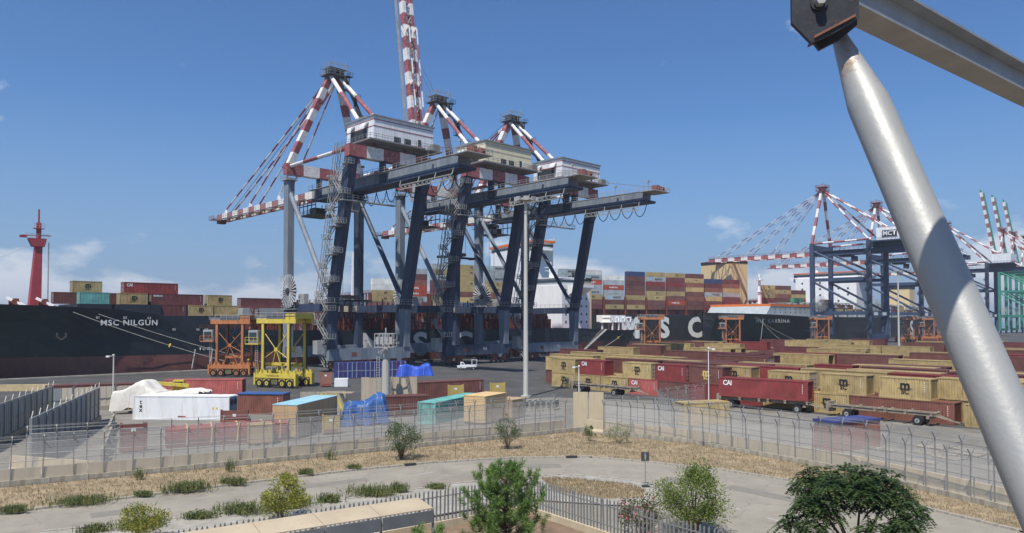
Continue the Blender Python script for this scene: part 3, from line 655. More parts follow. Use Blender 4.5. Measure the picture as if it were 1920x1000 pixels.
# ================================================================== shipping containers
CP = container_paint('container_paint'); CPF = container_paint('far_container_paint', 0.3, 0.25)
COL = {'tan': (0.40, 0.30, 0.14), 'brown': (0.155, 0.066, 0.055), 'red': (0.215, 0.042, 0.042), 'maroon': (0.145, 0.05, 0.05), 'pink': (0.40, 0.11, 0.095),
       'grey': (0.36, 0.39, 0.40), 'white': (0.66, 0.66, 0.62), 'teal': (0.15, 0.40, 0.36), 'blue': (0.04, 0.07, 0.16), 'green': (0.05, 0.22, 0.12), 'orange': (0.42, 0.075, 0.04), 'rust': (0.22, 0.09, 0.065)}
INK = mat('black_lettering', (0.02, 0.02, 0.022), 0.7, var=0.1); CHALK = mat('white_lettering', (0.75, 0.75, 0.73), 0.7, var=0.08)
GOLDL = mat('yellow_lettering', (0.66, 0.5, 0.14), 0.7, var=0.08)
BOXDARK = mat('container_underside', (0.05, 0.04, 0.035), 0.9)
def corr(L, y, z0, z1, out, pitch=0.30, dep=0.045):
    """a corrugated side wall"""
    n = int((L - .3) / pitch); x = -n * pitch / 2; pts = []
    for i in range(n):
        pts += [(x, 0), (x + pitch * .34, 0), (x + pitch * .5, dep), (x + pitch * .84, dep)]; x += pitch
    pts = [(-L / 2 + .08, 0)] + pts + [(L / 2 - .08, 0)]
    vs = [(a, y - out * d, z) for z in (z0, z1) for a, d in pts]; k = len(pts)
    fs = [(i, i + 1, k + i + 1, k + i) if out < 0 else (k + i, k + i + 1, i + 1, i) for i in range(k - 1)]
    return vs, fs
def container_meshes(L, H=2.6, W=2.44):
    b = MB()
    for o in (-1, 1): b.add(*corr(L, o * (W / 2 - .02), .16, H - .12, o))
    # corrugated roof and plain front wall, floor
    n = int((L - .3) / .42)
    for i in range(n): b.bb(-L / 2 + .15 + i * .42, -L / 2 + .15 + i * .42 + .26, -W / 2 + .12, W / 2 - .12, H - .05, H - .012)
    b.add([(-L / 2 + .05, -W / 2 + .05, H - .05), (L / 2 - .05, -W / 2 + .05, H - .05), (L / 2 - .05, W / 2 - .05, H - .05), (-L / 2 + .05, W / 2 - .05, H - .05)], [(0, 1, 2, 3)])
    k = 8; w = (W - .3) / k
    for i in range(k):
        y = -W / 2 + .15 + i * w; b.add([(-L / 2 + .06, y, .16), (-L / 2 + .06, y + w * .5, .16), (-L / 2 + .06, y + w * .5, H - .12), (-L / 2 + .06, y, H - .12)], [(3, 2, 1, 0)])
        b.add([(-L / 2 + .1, y + w * .5, .16), (-L / 2 + .1, y + w, .16), (-L / 2 + .1, y + w, H - .12), (-L / 2 + .1, y + w * .5, H - .12)], [(3, 2, 1, 0)])
    b.add([(-L / 2 + .05, -W / 2 + .05, .12), (L / 2 - .05, -W / 2 + .05, .12), (L / 2 - .05, W / 2 - .05, .12), (-L / 2 + .05, W / 2 - .05, .12)], [(3, 2, 1, 0)])
    body = b.mesh('body', CP)
    f = MB()
    for x in (-1, 1):
        for y in (-1, 1):
            f.box((x * (L / 2 - .075), y * (W / 2 - .06), H / 2), (.15, .12, H))
    for y in (-1, 1):
        f.box((0, y * (W / 2 - .04), .08), (L - .3, .08, .16)); f.box((0, y * (W / 2 - .04), H - .06), (L - .3, .08, .12))
    for x in (-1, 1):
        f.box((x * (L / 2 - .06), 0, .09), (.12, W - .24, .18)); f.box((x * (L / 2 - .06), 0, H - .06), (.12, W - .24, .12))
    frame = f.mesh('frame', CP)
    d = MB(); d.box((L / 2 - .09, 0, H / 2), (.05, W / 2 - .13, H - .3)); door = d.mesh('door', CP)
    lb = MB()
    for y in (-.3, .3): lb.bar((L / 2 - .045, y, .15), (L / 2 - .045, y, H - .15), .06)
    for z in (.55, 1.1, 1.7): lb.box((L / 2 - .05, 0, z), (.05, .9, .1))
    bars = lb.mesh('locking_bars', GALV)
    mk = MB()
    for r in range(5): mk.box((0, 0, -r * .26), (.07, .006, .16))
    return body, frame, door, bars, mk.mesh('marking', CHALK)
CM = {20: container_meshes(6.06), 40: container_meshes(12.19)}
CL = {20: 6.06, 40: 12.19}
HC = 2.6
def msc_logo(parent, loc, ink, k=1.0):
    o = lettering('m', ink, 1.55 * k, parent, (loc[0], loc[1], loc[2] + .22 * k), 0, .035, name='logo')
    lettering('SC', ink, .78 * k, o, (0, 0, -.78 * k), 0, .03, name='logo_letters')
    MB().box((0, 0, -.36 * k), (1.75 * k, .004, .06 * k)).build('logo_bar', ink, o)
def container(label, c, L, loc, rz, logo=None, door=False, group=None, parts=True, name='shipping_container', jit=0.12, cat='container'):
    body, frame, dr, bars, mk = CM[L]; rgb = COL[c]; k = 1 + random.uniform(-jit, jit); cc = (*(min(1, v * k) for v in rgb), 1)
    root = thing(name, label, cat, loc, rz, group)
    fl = 0 if door else pi
    for me, nm in ((body, 'body'), (frame, 'frame')):
        o = link(nm, me, root, (0, 0, 0), fl); o.color = cc
    if parts:
        for y in (-.545, .545):
            o = link('door', dr, root, (0, y if door else -y, 0) if True else 0, fl); o.color = cc
            link('locking_bars', bars, o)
        l = CL[L]
        if logo != 'none':
            link('marking', mk, root, (l / 2 - .7, -1.225, HC - .5))
    l = CL[L]
    if logo == 'msc': msc_logo(root, (0.1 if L == 20 else -.2, -1.226, 1.45), INK if c in ('tan', 'white', 'grey') else GOLDL, 1.0)
    elif logo == 'cai': lettering('CAI', CHALK, .95, root, (-l / 2 + 1.25, -1.226, HC - .72), 0, .03, .9, .9)
    elif logo == 'mtan': msc_logo(root, (0.1, -1.226, 1.45), GOLDL)
    elif logo and logo != 'none': lettering(logo, CHALK if c not in ('tan', 'white', 'grey', 'teal') else INK, .6, root, (-l / 2 + 1.5, -1.226, HC - .55), 0, .02)
    return root
CW = {'tan': 'tan yellow', 'brown': 'dark brown', 'red': 'bright red', 'maroon': 'maroon', 'pink': 'faded pinkish red', 'grey': 'light grey', 'white': 'white', 'teal': 'teal', 'blue': 'dark blue', 'green': 'green', 'orange': 'orange red', 'rust': 'rust brown'}
# ---- the yard: front row, as stacked in the photograph (p from the near end, tier, colour, logo)
front = [(-6.2, 0, 20, 'tan', 'msc', 0, 'tan yellow container at the near end of the front yard row, against the silver pipe'),
 (0.9, 0, 40, 'rust', None, 0, 'faded rust brown long container under the dirty tan container in the front row'),
 (13.2, 0, 20, 'tan', 'msc', 0, 'tan container with black logo behind the wheels of the empty flat trailer'),
 (19.4, 0, 20, 'tan', 'msc', 0, 'tan container with black logo at the drawbar end of the empty flat trailer'),
 (25.6, 0, 40, 'red', None, 0, 'red long container on the ground behind the loaded trailer'),
 (37.9, 0, 20, 'brown', None, 0, 'dark brown container under the bright red one with locking bars'),
 (44.1, 0, 20, 'pink', 'cai', 0, 'faded pinkish red container with white lettering under a tan container'),
 (50.3, 0, 20, 'tan', 'msc', 0, 'tan container on the ground beside the faded pinkish container'),
 (56.5, 0, 20, 'tan', 'msc', 0, 'tan container on the ground under the bright red container with plain end'),
 (62.7, 0, 20, 'tan', 'msc', 0, 'tan container at the bottom of the last stack near the crane legs'),
 (3.4, 1, 20, 'tan', 'msc', 0, 'dirt stained tan container with black logo on top of a rust brown one'),
 (11.0, 1, 20, 'tan', 'msc', 0, 'tan container with bold black logo, upper tier, above the empty flat trailer'),
 (18.6, 1, 20, 'tan', 'msc', 1, 'tan container with door end showing, upper tier, next to the loaded trailer'),
 (32.0, 1, 20, 'brown', 'mtan', 0, 'dark brown container with a yellow logo on the upper tier'),
 (38.6, 1, 20, 'red', 'cai', 1, 'bright red container with white lettering and locking bars behind the slim lamp'),
 (45.4, 1, 20, 'tan', 'msc', 1, 'tan container with black logo stacked on a pinkish red container'),
 (55.6, 1, 20, 'red', 'cai', 0, 'bright red container with plain end, stacked on tan containers'),
 (62.7, 1, 20, 'tan', 'msc', 0, 'tan container with black logo on top of the last stack near the cranes')]
for p, t, L, c, lg, dr, lab in front:
    under = 0
    container(lab, c, L, Yd(p + CL[L] / 2, 0.0 + random.uniform(-.06, .06), t * (HC + .01) + .01), AY, lg, dr, 'containers in the front yard row')
# tall lower support for the two-tier gaps is the ground row itself; further rows behind
ORD = ['first', 'second', 'third', 'fourth', 'fifth', 'sixth', 'seventh', 'eighth', 'ninth', 'tenth', 'eleventh', 'twelfth'] + ['%dth' % k for k in range(13, 60)]
rows = 0; q = 3.6; rnd = random.Random(21); nyard = len(front)
while q < 225 and nyard < 296:
    p = max(-30, -9 + .244 * q); pend = min(105, 67 + q * .6) + rnd.uniform(-3, 3)
    slots = []
    while p < pend:
        L = 40 if (rnd.random() < .8 or q > 50) else 20
        if rnd.random() > .05:
            slots.append((p, L, rnd.choices(['brown', 'tan', 'red', 'maroon', 'pink', 'rust', 'grey', 'teal', 'blue'], [32, 42, 5, 8, 4, 7, 1.5, .7, .8])[0]))
        p += CL[L] + rnd.choice([.25, .25, .4, 1.2])
    near = q < 34; rows += 1
    for i, (p, L, c) in enumerate(reversed(slots)):
        for t in range(2 if (rnd.random() < (.62 if q < 20 else .27)) else 1):
            c2 = c if t == 0 else rnd.choices(['brown', 'tan', 'red', 'maroon'], [4, 6.5, .8, 1])[0]
            container('%s container, %s tier, %s from the water, %s row behind the front row' % (CW[c2], 'upper' if t else 'ground', ORD[i], ORD[rows - 1]),
                      c2, L, Yd(p + CL[L] / 2, q + rnd.uniform(-.08, .08), t * (HC + .01) + .01), AY, 'msc' if (c2 == 'tan' and near) else None, rnd.random() < .3,
                      'containers of the yard rows behind the front row', parts=near); nyard += 1
    q += 3.8 if q < 24 else (6.0 if q < 80 else 8.0)
# one lone container on top far back
container('tan container with black logo standing proud of the back rows near the water', 'tan', 20, Yd(47, 74, .01 + HC * 0 + 2.62), AY, 'msc', False, 'single container above the back rows')
# ================================================================== ships
def loft_hull(name, st, boot, parent, mats, zk=-4.0):
    """st: stations (x, half breadth at deck, half breadth at keel, deck z); +y and -y sides, flared"""
    mb = MB(); n = len(st); lv = [0, .12, None, .62, .82, 1.0]; K = 6
    rings = []
    for (x, bd, bk, zd) in st:
        r = []
        tb = (boot - zk) / (zd - zk)
        for l in lv:
            t = tb if l is None else max(l, tb + .02 if lv.index(l) > 2 else 0)
            z = zk + (zd - zk) * t; b = bk + (bd - bk) * (t ** 1.7)
            r.append((b, z))
        rings.append((x, r))
    for sgn in (1, -1):
        base = len(mb.v); vs = [(x, sgn * b, z) for x, r in rings for (b, z) in r]; mb.v += vs
        for i in range(n - 1):
            for j in range(K - 1):
                a, b_, c, d = base + i * K + j, base + (i + 1) * K + j, base + (i + 1) * K + j + 1, base + i * K + j + 1
                mb.f.append((a, b_, c, d) if sgn > 0 else (d, c, b_, a)); mb.m.append(1 if j < 2 else 0)
    for i in range(n - 1):      # deck
        (x0, r0), (x1, r1) = rings[i], rings[i + 1]
        mb.add([(x0, r0[-1][0], r0[-1][1] - .01), (x1, r1[-1][0], r1[-1][1] - .01), (x1, -r1[-1][0], r1[-1][1] - .01), (x0, -r0[-1][0], r0[-1][1] - .01)], [(3, 2, 1, 0)], 2)
    x0, r0 = rings[0]           # transom
    for j in range(K - 1):
        mb.add([(x0, r0[j][0], r0[j][1]), (x0, -r0[j][0], r0[j][1]), (x0, -r0[j + 1][0], r0[j + 1][1]), (x0, r0[j + 1][0], r0[j + 1][1])], [(0, 1, 2, 3)], 1 if j < 2 else 0)
    o = mb.build(name, mats, parent); fixn(o)
    return o
NAVY = mat('navy_black_hull', (0.018, 0.027, 0.038), 0.45, var=0.25, scale=0.12, c2=(0.035, 0.045, 0.05), amt=0.4)
HULLB = mat('charcoal_hull', (0.022, 0.023, 0.027), 0.5, var=0.25, scale=0.1, c2=(0.05, 0.045, 0.045), amt=0.3)
BOOT = mat('dull_red_boot_paint', (0.15, 0.058, 0.052), 0.6, var=0.25, scale=0.15, c2=(0.085, 0.045, 0.042), amt=0.5)
DECKR = mat('red_brown_deck_paint', (0.19, 0.052, 0.038), 0.75, var=0.35, scale=0.5, c2=(0.1, 0.04, 0.03), amt=0.5)
MASTR = mat('mast_red_paint', (0.33, 0.05, 0.06), 0.55, var=0.15, scale=0.5)
SHIPW = mat('ship_white_paint', (0.78, 0.79, 0.79), 0.5, var=0.06, scale=0.3, c2=(0.5, 0.42, 0.36), amt=0.25, streak=True)
SHIPG = mat('ship_grey_paint', (0.33, 0.36, 0.37), 0.6, var=0.15, scale=0.3)
ORANGE = mat('safety_orange', (0.62, 0.16, 0.04), 0.5, var=0.1)
FUNB = mat('funnel_cream', (0.66, 0.50, 0.27), 0.55, var=0.06)
LET = mat('hull_lettering', (0.70, 0.70, 0.67), 0.6, var=0.15, scale=1.0)
def hull_wear(m, seam=True):
    nt = m.node_tree; L = nt.links.new; b = nt.nodes['Principled BSDF']; src = b.inputs['Base Color'].links[0].from_socket
    tc = nt.nodes.new('ShaderNodeTexCoord'); mp = nt.nodes.new('ShaderNodeMapping'); mp.inputs['Scale'].default_value = (.55, .55, .035); L(tc.outputs['Object'], mp.inputs[0])
    n = nt.nodes.new('ShaderNodeTexNoise'); n.inputs['Scale'].default_value = 1.0; n.inputs['Detail'].default_value = 7; n.inputs['Roughness'].default_value = .7; L(mp.outputs[0], n.inputs['Vector'])
    r = nt.nodes.new('ShaderNodeMapRange'); r.inputs[1].default_value = .58; r.inputs[2].default_value = .75; r.inputs[4].default_value = .8; L(n.outputs['Fac'], r.inputs[0])
    mx = nt.nodes.new('ShaderNodeMixRGB'); mx.inputs[2].default_value = (.085, .06, .05, 1); L(r.outputs[0], mx.inputs[0]); L(src, mx.inputs[1]); L(mx.outputs[0], b.inputs['Base Color'])
    br = nt.nodes.new('ShaderNodeTexBrick'); br.inputs['Scale'].default_value = .1; br.inputs['Mortar Size'].default_value = .004; br.inputs['Brick Width'].default_value = 1.1; br.inputs['Row Height'].default_value = .26
    mp2 = nt.nodes.new('ShaderNodeMapping'); mp2.inputs['Rotation'].default_value = (R(90), 0, 0); L(tc.outputs['Object'], mp2.inputs[0]); L(mp2.outputs[0], br.inputs['Vector'])
    bp = nt.nodes.new('ShaderNodeBump'); bp.inputs['Strength'].default_value = .3; bp.inputs['Distance'].default_value = .05; L(br.outputs['Fac'], bp.inputs['Height']); L(bp.outputs[0], b.inputs['Normal'])
for h_ in (NAVY, HULLB, BOOT): hull_wear(h_)
# ---- the near ship. local x runs forward (towards -s), local +y is the quay side
S0, GC, HB = 158.0, 43.0, 16.2
ship = thing('container_ship', 'black hulled container ship with a red foremast moored at the near quay', 'ship', Q(S0, GC), AQ + pi)
def N(s, y=0, z=0): return (S0 - s, y, z)          # quay s -> ship local
st = [(0, 14.2, 9.0, 8.2), (6, 15.6, 12, 8.2), (18, HB, 14.5, 8.3), (40, HB, HB - .2, 9.3), (90, HB, HB, 9.4), (150, HB, HB, 9.5), (S0 + 22, HB, HB - .5, 10.2),
      (S0 + 30, HB, HB - 2.2, 13.5), (S0 + 38, HB, 12.5, 14.6), (S0 + 46, HB - .2, 9.0, 15.1), (S0 + 54, HB - .7, 5.0, 15.4), (S0 + 62, 14.2, 1.6, 15.6), (S0 + 70, 11.8, .5, 15.8), (S0 + 78, 7.5, .3, 16.0), (S0 + 84, .3, .1, 16.2)]
loft_hull('hull', st, 4.0, ship, [NAVY, BOOT, DECKR])
bulb = MB(); prof = [(S0 + 50, .2), (S0 + 54, 2.6), (S0 + 60, 3.8), (S0 + 66, 3.6), (S0 + 70, 2.4), (S0 + 72, .3)]
for (xa, ra), (xb, rb) in zip(prof[:-1], prof[1:]): bulb.tube((xa, 0, .2), (xb, 0, .2), ra, rb, 14, 0, False)
bulb.build('bulbous_bow', BOOT, ship, smooth=True)
# foremast with crow's nest
mx = N(-53)[0]
m = MB(); m.bar((mx, 7, 15.2), (mx - .6, 7, 29.6), 2.2, 2.6, 0, (0, 1, 0), 1.3, 1.5); mo = m.build('foremast', MASTR, ship)
m = MB(); m.prism([(mx - 2.0, 30.4), (mx + 1.4, 30.4), (mx + .6, 28.6), (mx - 1.6, 28.6)], 5.8, 8.2, 0, 'y'); m.bar((mx - .6, 7, 30.4), (mx - .6, 7, 34), .9, .7); m.bar((mx - .6, 7, 34), (mx - .6, 7, 37), .3); m.bb(mx - 1.6, mx + .4, 6.2, 7.8, 32.6, 32.7); m.bar((mx - 3, 7, 31.2), (mx + 2.6, 7, 31.0), .2); m.bb(mx + 1.6, mx + 3.0, 6.7, 7.3, 30.5, 31.0)
m.build('crow_nest', MASTR, mo)
m = MB(); m.rail((mx - 2.4, 8.2, 30.4), (mx + 2, 8.2, 30.4), 1, 1); m.rail((mx - 1.6, 7.8, 32.7), (mx + .4, 7.8, 32.7), 1, .8)
for i in range(22): m.bar((mx - 2.4, 7.6, 16 + i * .62), (mx - 2.4, 8.3, 16 + i * .62), .07)
for y in (7.6, 8.3): m.bar((mx - 2.4, y, 15.5), (mx - 2.4, y, 29.6), .1)
m.build('mast_ladder', GALV, mo)
MB().tube((mx + 1.5, 7, 28.5), (mx + 24, 2, 16.4), .05, .05, 4).build('mast_stay', GALV, ship)
# forecastle gear: winches, bulwark
for dx in (9, 4.4, -1.0):
    w = MB(); w.tube((mx + dx, 9, 16.2), (mx + dx, 12.4, 16.2), .7, .7, 12); w.bb(mx + dx - .9, mx + dx + .9, 9.8, 10.6, 15.2, 16.9)
    w.build('winch', RUST, ship)
    MB().bar((mx + dx - 1.6, 13, 15.3), (mx + dx + 1.4, 11, 17.0), .5).build('winch_guard', SHIPW, ship)
# hatch structures, coamings and stanchions along the deck
for i, s in enumerate(range(-34, 102, 13)):
    hc = MB(); zb = 15.2 if s < -36 else (13.0 if s < -28 else 9.4)
    hc.bb(S0 - s - 12.2, S0 - s, -13, 13.2, 9.2, 12.6); o = hc.build('hatch_coaming', DECKR if i % 3 else SHIPG, ship)
for i, s in enumerate(range(-6, 104, 7)):
    fr = MB(); x = S0 - s; hh = (15.6, 14.4, 16.4, 14.0)[i % 4]
    for y in (15.0, 12.6): fr.bar((x, y, 9.4), (x, y, hh), .34)
    for y in (15.0, 12.6): fr.bar((x - 1.3, y, 9.4), (x - 1.3, y, hh - .8), .28)
    for z in (11.2, 12.8, hh - .4): fr.bar((x, 15.2, z), (x, 12.4, z), .25); fr.bar((x - 1.3, 15.2, z), (x, 15.2, z), .22)
    fr.bb(x - 1.5, x + .2, 12.2, 15.3, 12.7, 12.85); fr.bar((x, 15.0, 9.5), (x - 1.3, 15.0, 12.7), .2)
    fr.build('lashing_bridge', DECKR, ship)
    lb = MB()
    for k in range(3): lb.bar((x - 2.2 - k * 1.6, 15.1, 9.4), (x - 2.2 - k * 1.6, 15.1, 11.6 + (i + k) % 3), .3); lb.bar((x - 2.2 - k * 1.6, 13.6, 9.4), (x - 2.2 - k * 1.6, 13.6, 13.5), .3)
    lb.bar((x - 1.5, 15.1, 11.5), (x - 6.8, 15.1, 11.5), .22); lb.build('stanchion_row', DECKR, ship)
MB().rail(N(100, 15.9, 9.4), N(-20, 15.9, 9.9), 1.1, 2.2, .06).build('deck_railing', RUST, ship)
for k in range(7):
    cg = MB(); s = 8 + k * 13
    for j in range(6): cg.bar(N(s + j * 1.9, 11.5, 12.6), N(s + j * 1.9, 11.5, 17.8 + (j + k) % 2 * .8), .3)
    for z in (14.4, 16.4): cg.bar(N(s, 11.5, z), N(s + 9.5, 11.5, z), .24)
    cg.build('cell_guide', DECKR, ship)
# grey / red side boxes on deck
for s, l, z0, z1, mt_, y in ((-8, 15, 12.62, 15.4, SHIPG, 12.9), (96, 8.5, 9.45, 15.2, DECKR, 14.9), (66, 8, 12.62, 14.6, DECKR, 12.9), (38, 5, 12.62, 16, DECKR, 11.0)):
    MB().bb(S0 - s - l, S0 - s, y - 3, y, z0, z1).build('deck_house', mt_, ship)
# accommodation block
sa, sb = 115.0, 131.0
a = MB(); a.bb(S0 - sb, S0 - sa, -12.5, 12.5, 8.6, 25.4); ao = a.build('accommodation', SHIPW, ship)
b_ = MB(); b_.bb(S0 - sb + 2, S0 - sa - 2, -11, 11, 25.4, 28.2); b_.build('wheelhouse', SHIPW, ao)
MB().bb(S0 - sb + 1.6, S0 - sa - 1.6, -11.2, 11.2, 26.5, 27.5).build('bridge_window', GLASS, ao)
MB().bb(S0 - sb + 1.2, S0 - sa - 1.2, -11.5, 11.5, 28.2, 28.5).build('wheelhouse_roof', SHIPW, ao)
for y, sg in ((12.5, 1), (-12.5, -1)):
    w = MB(); w.prism([(y, 25.6), (y + sg * 5.0, 25.6), (y + sg * 5.0, 24.5), (y, 21.6)], S0 - sb + 3.5, S0 - sa - 3.5, 0, 'x'); w.build('bridge_wing', SHIPW, ao)
    r = MB(); r.rail((S0 - sb + 3.5, y + sg * 5, 25.6), (S0 - sa - 3.5, y + sg * 5, 25.6), 1.1, 1.5); r.build('wing_railing', SHIPW, ao)
for z in (11, 14, 17, 20, 23):
    for x in (1.5, 4.6, 7.7, 10.8, 13.4): MB().bb(S0 - sb + x, S0 - sb + x + .8, 12.5, 12.54, z, z + 1.0).build('window', GLASS, ao)
    for y in (-9, -5, 0, 4, 8): MB().bb(S0 - sb - .04, S0 - sb, y, y + .8, z, z + 1.0).build('window', GLASS, ao)
mm = MB(); mm.bar((S0 - 122, 0, 28.5), (S0 - 122, 0, 35), .7); mm.bar((S0 - 122, -3, 33), (S0 - 122, 3, 33), .2); mm.bar((S0 - 125, 0, 31.5), (S0 - 119, 0, 31.5), .2); mm.tube((S0 - 119, 4, 28.5), (S0 - 119, 4, 30.6), .8, .6, 10); mm.build('radar_mast', SHIPW, ao)
fu = MB(); fu.bb(S0 - 141, S0 - 134, -3.5, 5, 8.4, 29); fo = fu.build('funnel', FUNB, ship); MB().bb(S0 - 141.1, S0 - 133.9, -3.6, 5.1, 27.5, 29.2).build('funnel_band', INK, fo)
for k in range(4): MB().tube((S0 - 140 + k * 1.7, .5, 29.2), (S0 - 140 + k * 1.7, .5, 31.4), .5, .5, 8).build('exhaust_pipe', INK, fo)
# after deck frames
for s in range(143, 158, 4):
    f_ = MB(); f_.bar(N(s, 14.2, 8.2), N(s, 14.2, 13.4), .5); f_.bar(N(s, 9, 8.2), N(s, 9, 13.4), .5); f_.bar(N(s, 14.4, 13.3), N(s, 8.8, 13.3), .5); f_.build('deck_frame', SHIPW, ship)
MB().bb(S0 - 157, S0 - 142, 8.5, 14.5, 11.2, 11.5).build('deck_platform', SHIPW, ship); MB().rail(N(157, 14.6, 11.5), N(142, 14.6, 11.5), 1.1, 1.6, .06).build('deck_railing', SHIPW, ship)
x_ = MB(); x_.bb(S0 - 153, S0 - 143, 6, 13, 11.5, 14.2); x_.build('deck_house', SHIPW, ship)
gw = MB(); gw.bar(N(122, 17.6, 1.2), N(136, 16.6, 8.6), 1.0, .12); gw.rail(N(122, 18.1, 1.2), N(134, 17.1, 8.6), 1.0, 1.5, .06); gw.build('gangway', GALV, ship)
# lettering, draught and tug marks on the quay side
def side(s, z, out=.05): return N(s, HB + out, z)
def hull_text(body, s, z, size, bold=.01, space=1.0, sx=1.0, y=None, mt_=LET):
    x, yy, zz = side(s, z); return lettering(body, mt_, size, ship, (x, yy if y is None else y, zz), pi, bold, space, sx)
hull_text('MSC NILGUN', -36.0, 11.6, 1.75, .02, 1.15, 1.05)
for tx, s, z in (('01', -42.6, 13.2), ('02', -37.0, 13.2), ('03', -31.8, 13.1), ('05', -26.2, 10.4), ('06', -20.6, 10.35), ('07', -18.6, 10.3), ('09', -7.4, 10.2)): hull_text(tx, s, z if z < 10.3 else z - .4, .75, .01, 1.1)
hull_text('TUG', -19.0, 5.2, .85, .02, 1.5, 1.2)
for s, dx in ((-21.2, .5), (-17.0, -.5)):
    t = MB(); x, y, z = side(s, 5.2, .04); t.bar((x, y, z), (x + .9, y, z - 5.4), .22, .03, 0, (0, 1, 0)); t.build('tug_mark', LET, ship)
for tx, s in (('M', 29.5), ('S', 46.5), ('C', 63.5)): hull_text(tx, s, 4.6, 9.6, .03, 1, 1.25)
am = MB(); ax, ay, az = N(-50, 0, 0)[0], 0, 9.2
for k in range(2):
    rk = MB(); sgn = -1 if k else 1; rk.bar((0, 0, 0), (sgn * .9, 0, .7), .35, .05, 0, (0, 1, 0)); rk.bar((sgn * .9, 0, .7), (sgn * .8, 0, 1.5), .3, .05, 0, (0, 1, 0)); rk.build('anchor_arm', mat('stained_grey', (.09, .08, .07), .8, var=.3), ship, (N(-49.5)[0], 15.62, 8.0))
# mooring lines with yellow rat guards
YEL = mat('yellow_paint', (0.62, 0.46, 0.05), 0.5, var=0.1)
ROPE = mat('pale_rope', (0.45, 0.43, 0.38), 0.9)
def mooring(p, q, guard=.6, sag=.7, label='pale mooring rope running from the ship side down to the quay'):
    p = Vector(p); q = Vector(q); n = 14; pts = [p.lerp(q, k / n) - Vector((0, 0, sag * 4 * (k / n) * (1 - k / n))) for k in range(n + 1)]
    r = thing('mooring_rope', label, 'rope', q, 0, 'mooring ropes'); m = MB(); m.path([tuple(a - q) for a in pts], .07, 6); m.build('line', ROPE, r)
    if guard:
        c = p.lerp(q, guard) - Vector((0, 0, sag * 4 * guard * (1 - guard))) - q; d = (q - p).normalized()
        MB().tube(tuple(c - d * .06), tuple(c + d * .06), .5, .5, 12).build('rat_guard', YEL, r)
mooring(Q(-47.5, 43 - HB, 14.0), Q(-9, EDGE - .6, .5), .52, label='mooring rope with a yellow guard from the bow of the red-masted ship')
mooring(Q(-42.5, 43 - HB, 13.6), Q(-1, EDGE - .6, .5), .82, label='second mooring rope from the bow ship passing the TUG mark')
mooring(Q(152, 43 - 14.5, 8.0), Q(128, EDGE - .6, .5), .3, label='mooring rope under the stern with the white deck frames')
for s in (-9, -1, 128, 20, 60, 100, 188, 232):
    bo = MB(); bo.tube((0, 0, 0), (0, 0, .5), .28, .24, 12); bo.tube((0, 0, .5), (0, 0, .72), .4, .36, 12); tag(bo.build('bollard', DARK, None, Q(s, EDGE - .6, .25), 0), 'dark mooring bollard on the quay edge', 'bollard', 'bollards on the quay edge')
# deck cargo of the near ship: (s of centre, g, z, length, colour, logo, label)
# pedestals that carry the bow stacks
for s, l, z in ((-42.8, 7, 15.9), (-34.8, 7.4, 15.9)):
    MB().bb(S0 - s - l / 2, S0 - s + l / 2, -2, 14.6, 12.6, z - .02).build('cargo_pedestal', NAVY, ship)
cargo = [(-42.8, 30.0, 15.9, 20, 'teal', 'none', 'teal container on the bow ship under a tan one'), (-44.0, 33.4, 15.9, 40, 'brown', None, 'brown container behind the teal one on the bow ship'),
 (-43.4, 33.4, 18.52, 20, 'tan', 'msc', 'tan container stacked on brown one behind the red foremast'),
 (-34.6, 30.0, 15.9, 20, 'tan', 'msc', 'tan container above the ship name lettering'), (-30.2, 31.6, 18.53, 40, 'red', 'cai', 'crimson long container, topmost on the bow ship'),
 (-24.6, 30.2, 15.91, 40, 'maroon', 'TRITON', 'maroon long container with small yellow lettering on the bow ship'),
 (-34.6, 33.0, 15.9, 40, 'brown', None, 'brown long container under the crimson one on the bow ship'),
 (-25.8, 29.9, 13.3, 20, 'maroon', None, 'short maroon container at the break of the ship deck'), (-19.2, 29.9, 13.3, 20, 'tan', 'msc', 'tan container with black logo under the maroon long container'), (-12.8, 30.0, 13.3, 20, 'tan', None, 'plain tan container at the after end of the bow stack'),
 (-14.4, 30.0, 15.91, 20, 'tan', 'msc', 'tan container beside the maroon long container, upper tier'),
 (-1.6, 33.0, 15.45, 40, 'maroon', None, 'maroon long container lying level with the red posts on deck'), (88.4, 30.6, 12.64, 20, 'white', 'none', 'white container, upper of two, beside the white accommodation block'),
 (88.4, 30.6, 15.26, 20, 'white', 'none', 'white container on top of the other white one near the accommodation'), (20.5, 33, 12.64, 40, 'grey', 'none', 'light grey container on deck seen between the crane legs'), (20.5, 33, 15.26, 40, 'grey', 'none', 'light grey container, upper one, seen between the crane legs')]
cargo[-4] = (88.4, 30.6, 12.64, 20, 'white', 'msc', 'white container with black logo beside the white accommodation block')
MB().bb(S0 - 92, S0 - 84, 10.8, 15.4, 9.3, 12.62).build('cargo_pedestal', DECKR, ship)
MB().bb(S0 + 9.7, S0 + 28.6, 9, 15.4, 9.6, 13.28).build('cargo_pedestal', NAVY, ship); MB().bb(S0 + 28.7, S0 + 31.0, 6, 14.6, 9.6, 15.85).build('cargo_pedestal', NAVY, ship)
for s, g_, z, L, c, lg, lab in cargo: container(lab, c, L, Q(s, g_, z), AQ, lg, False, 'deck cargo of the near ship')
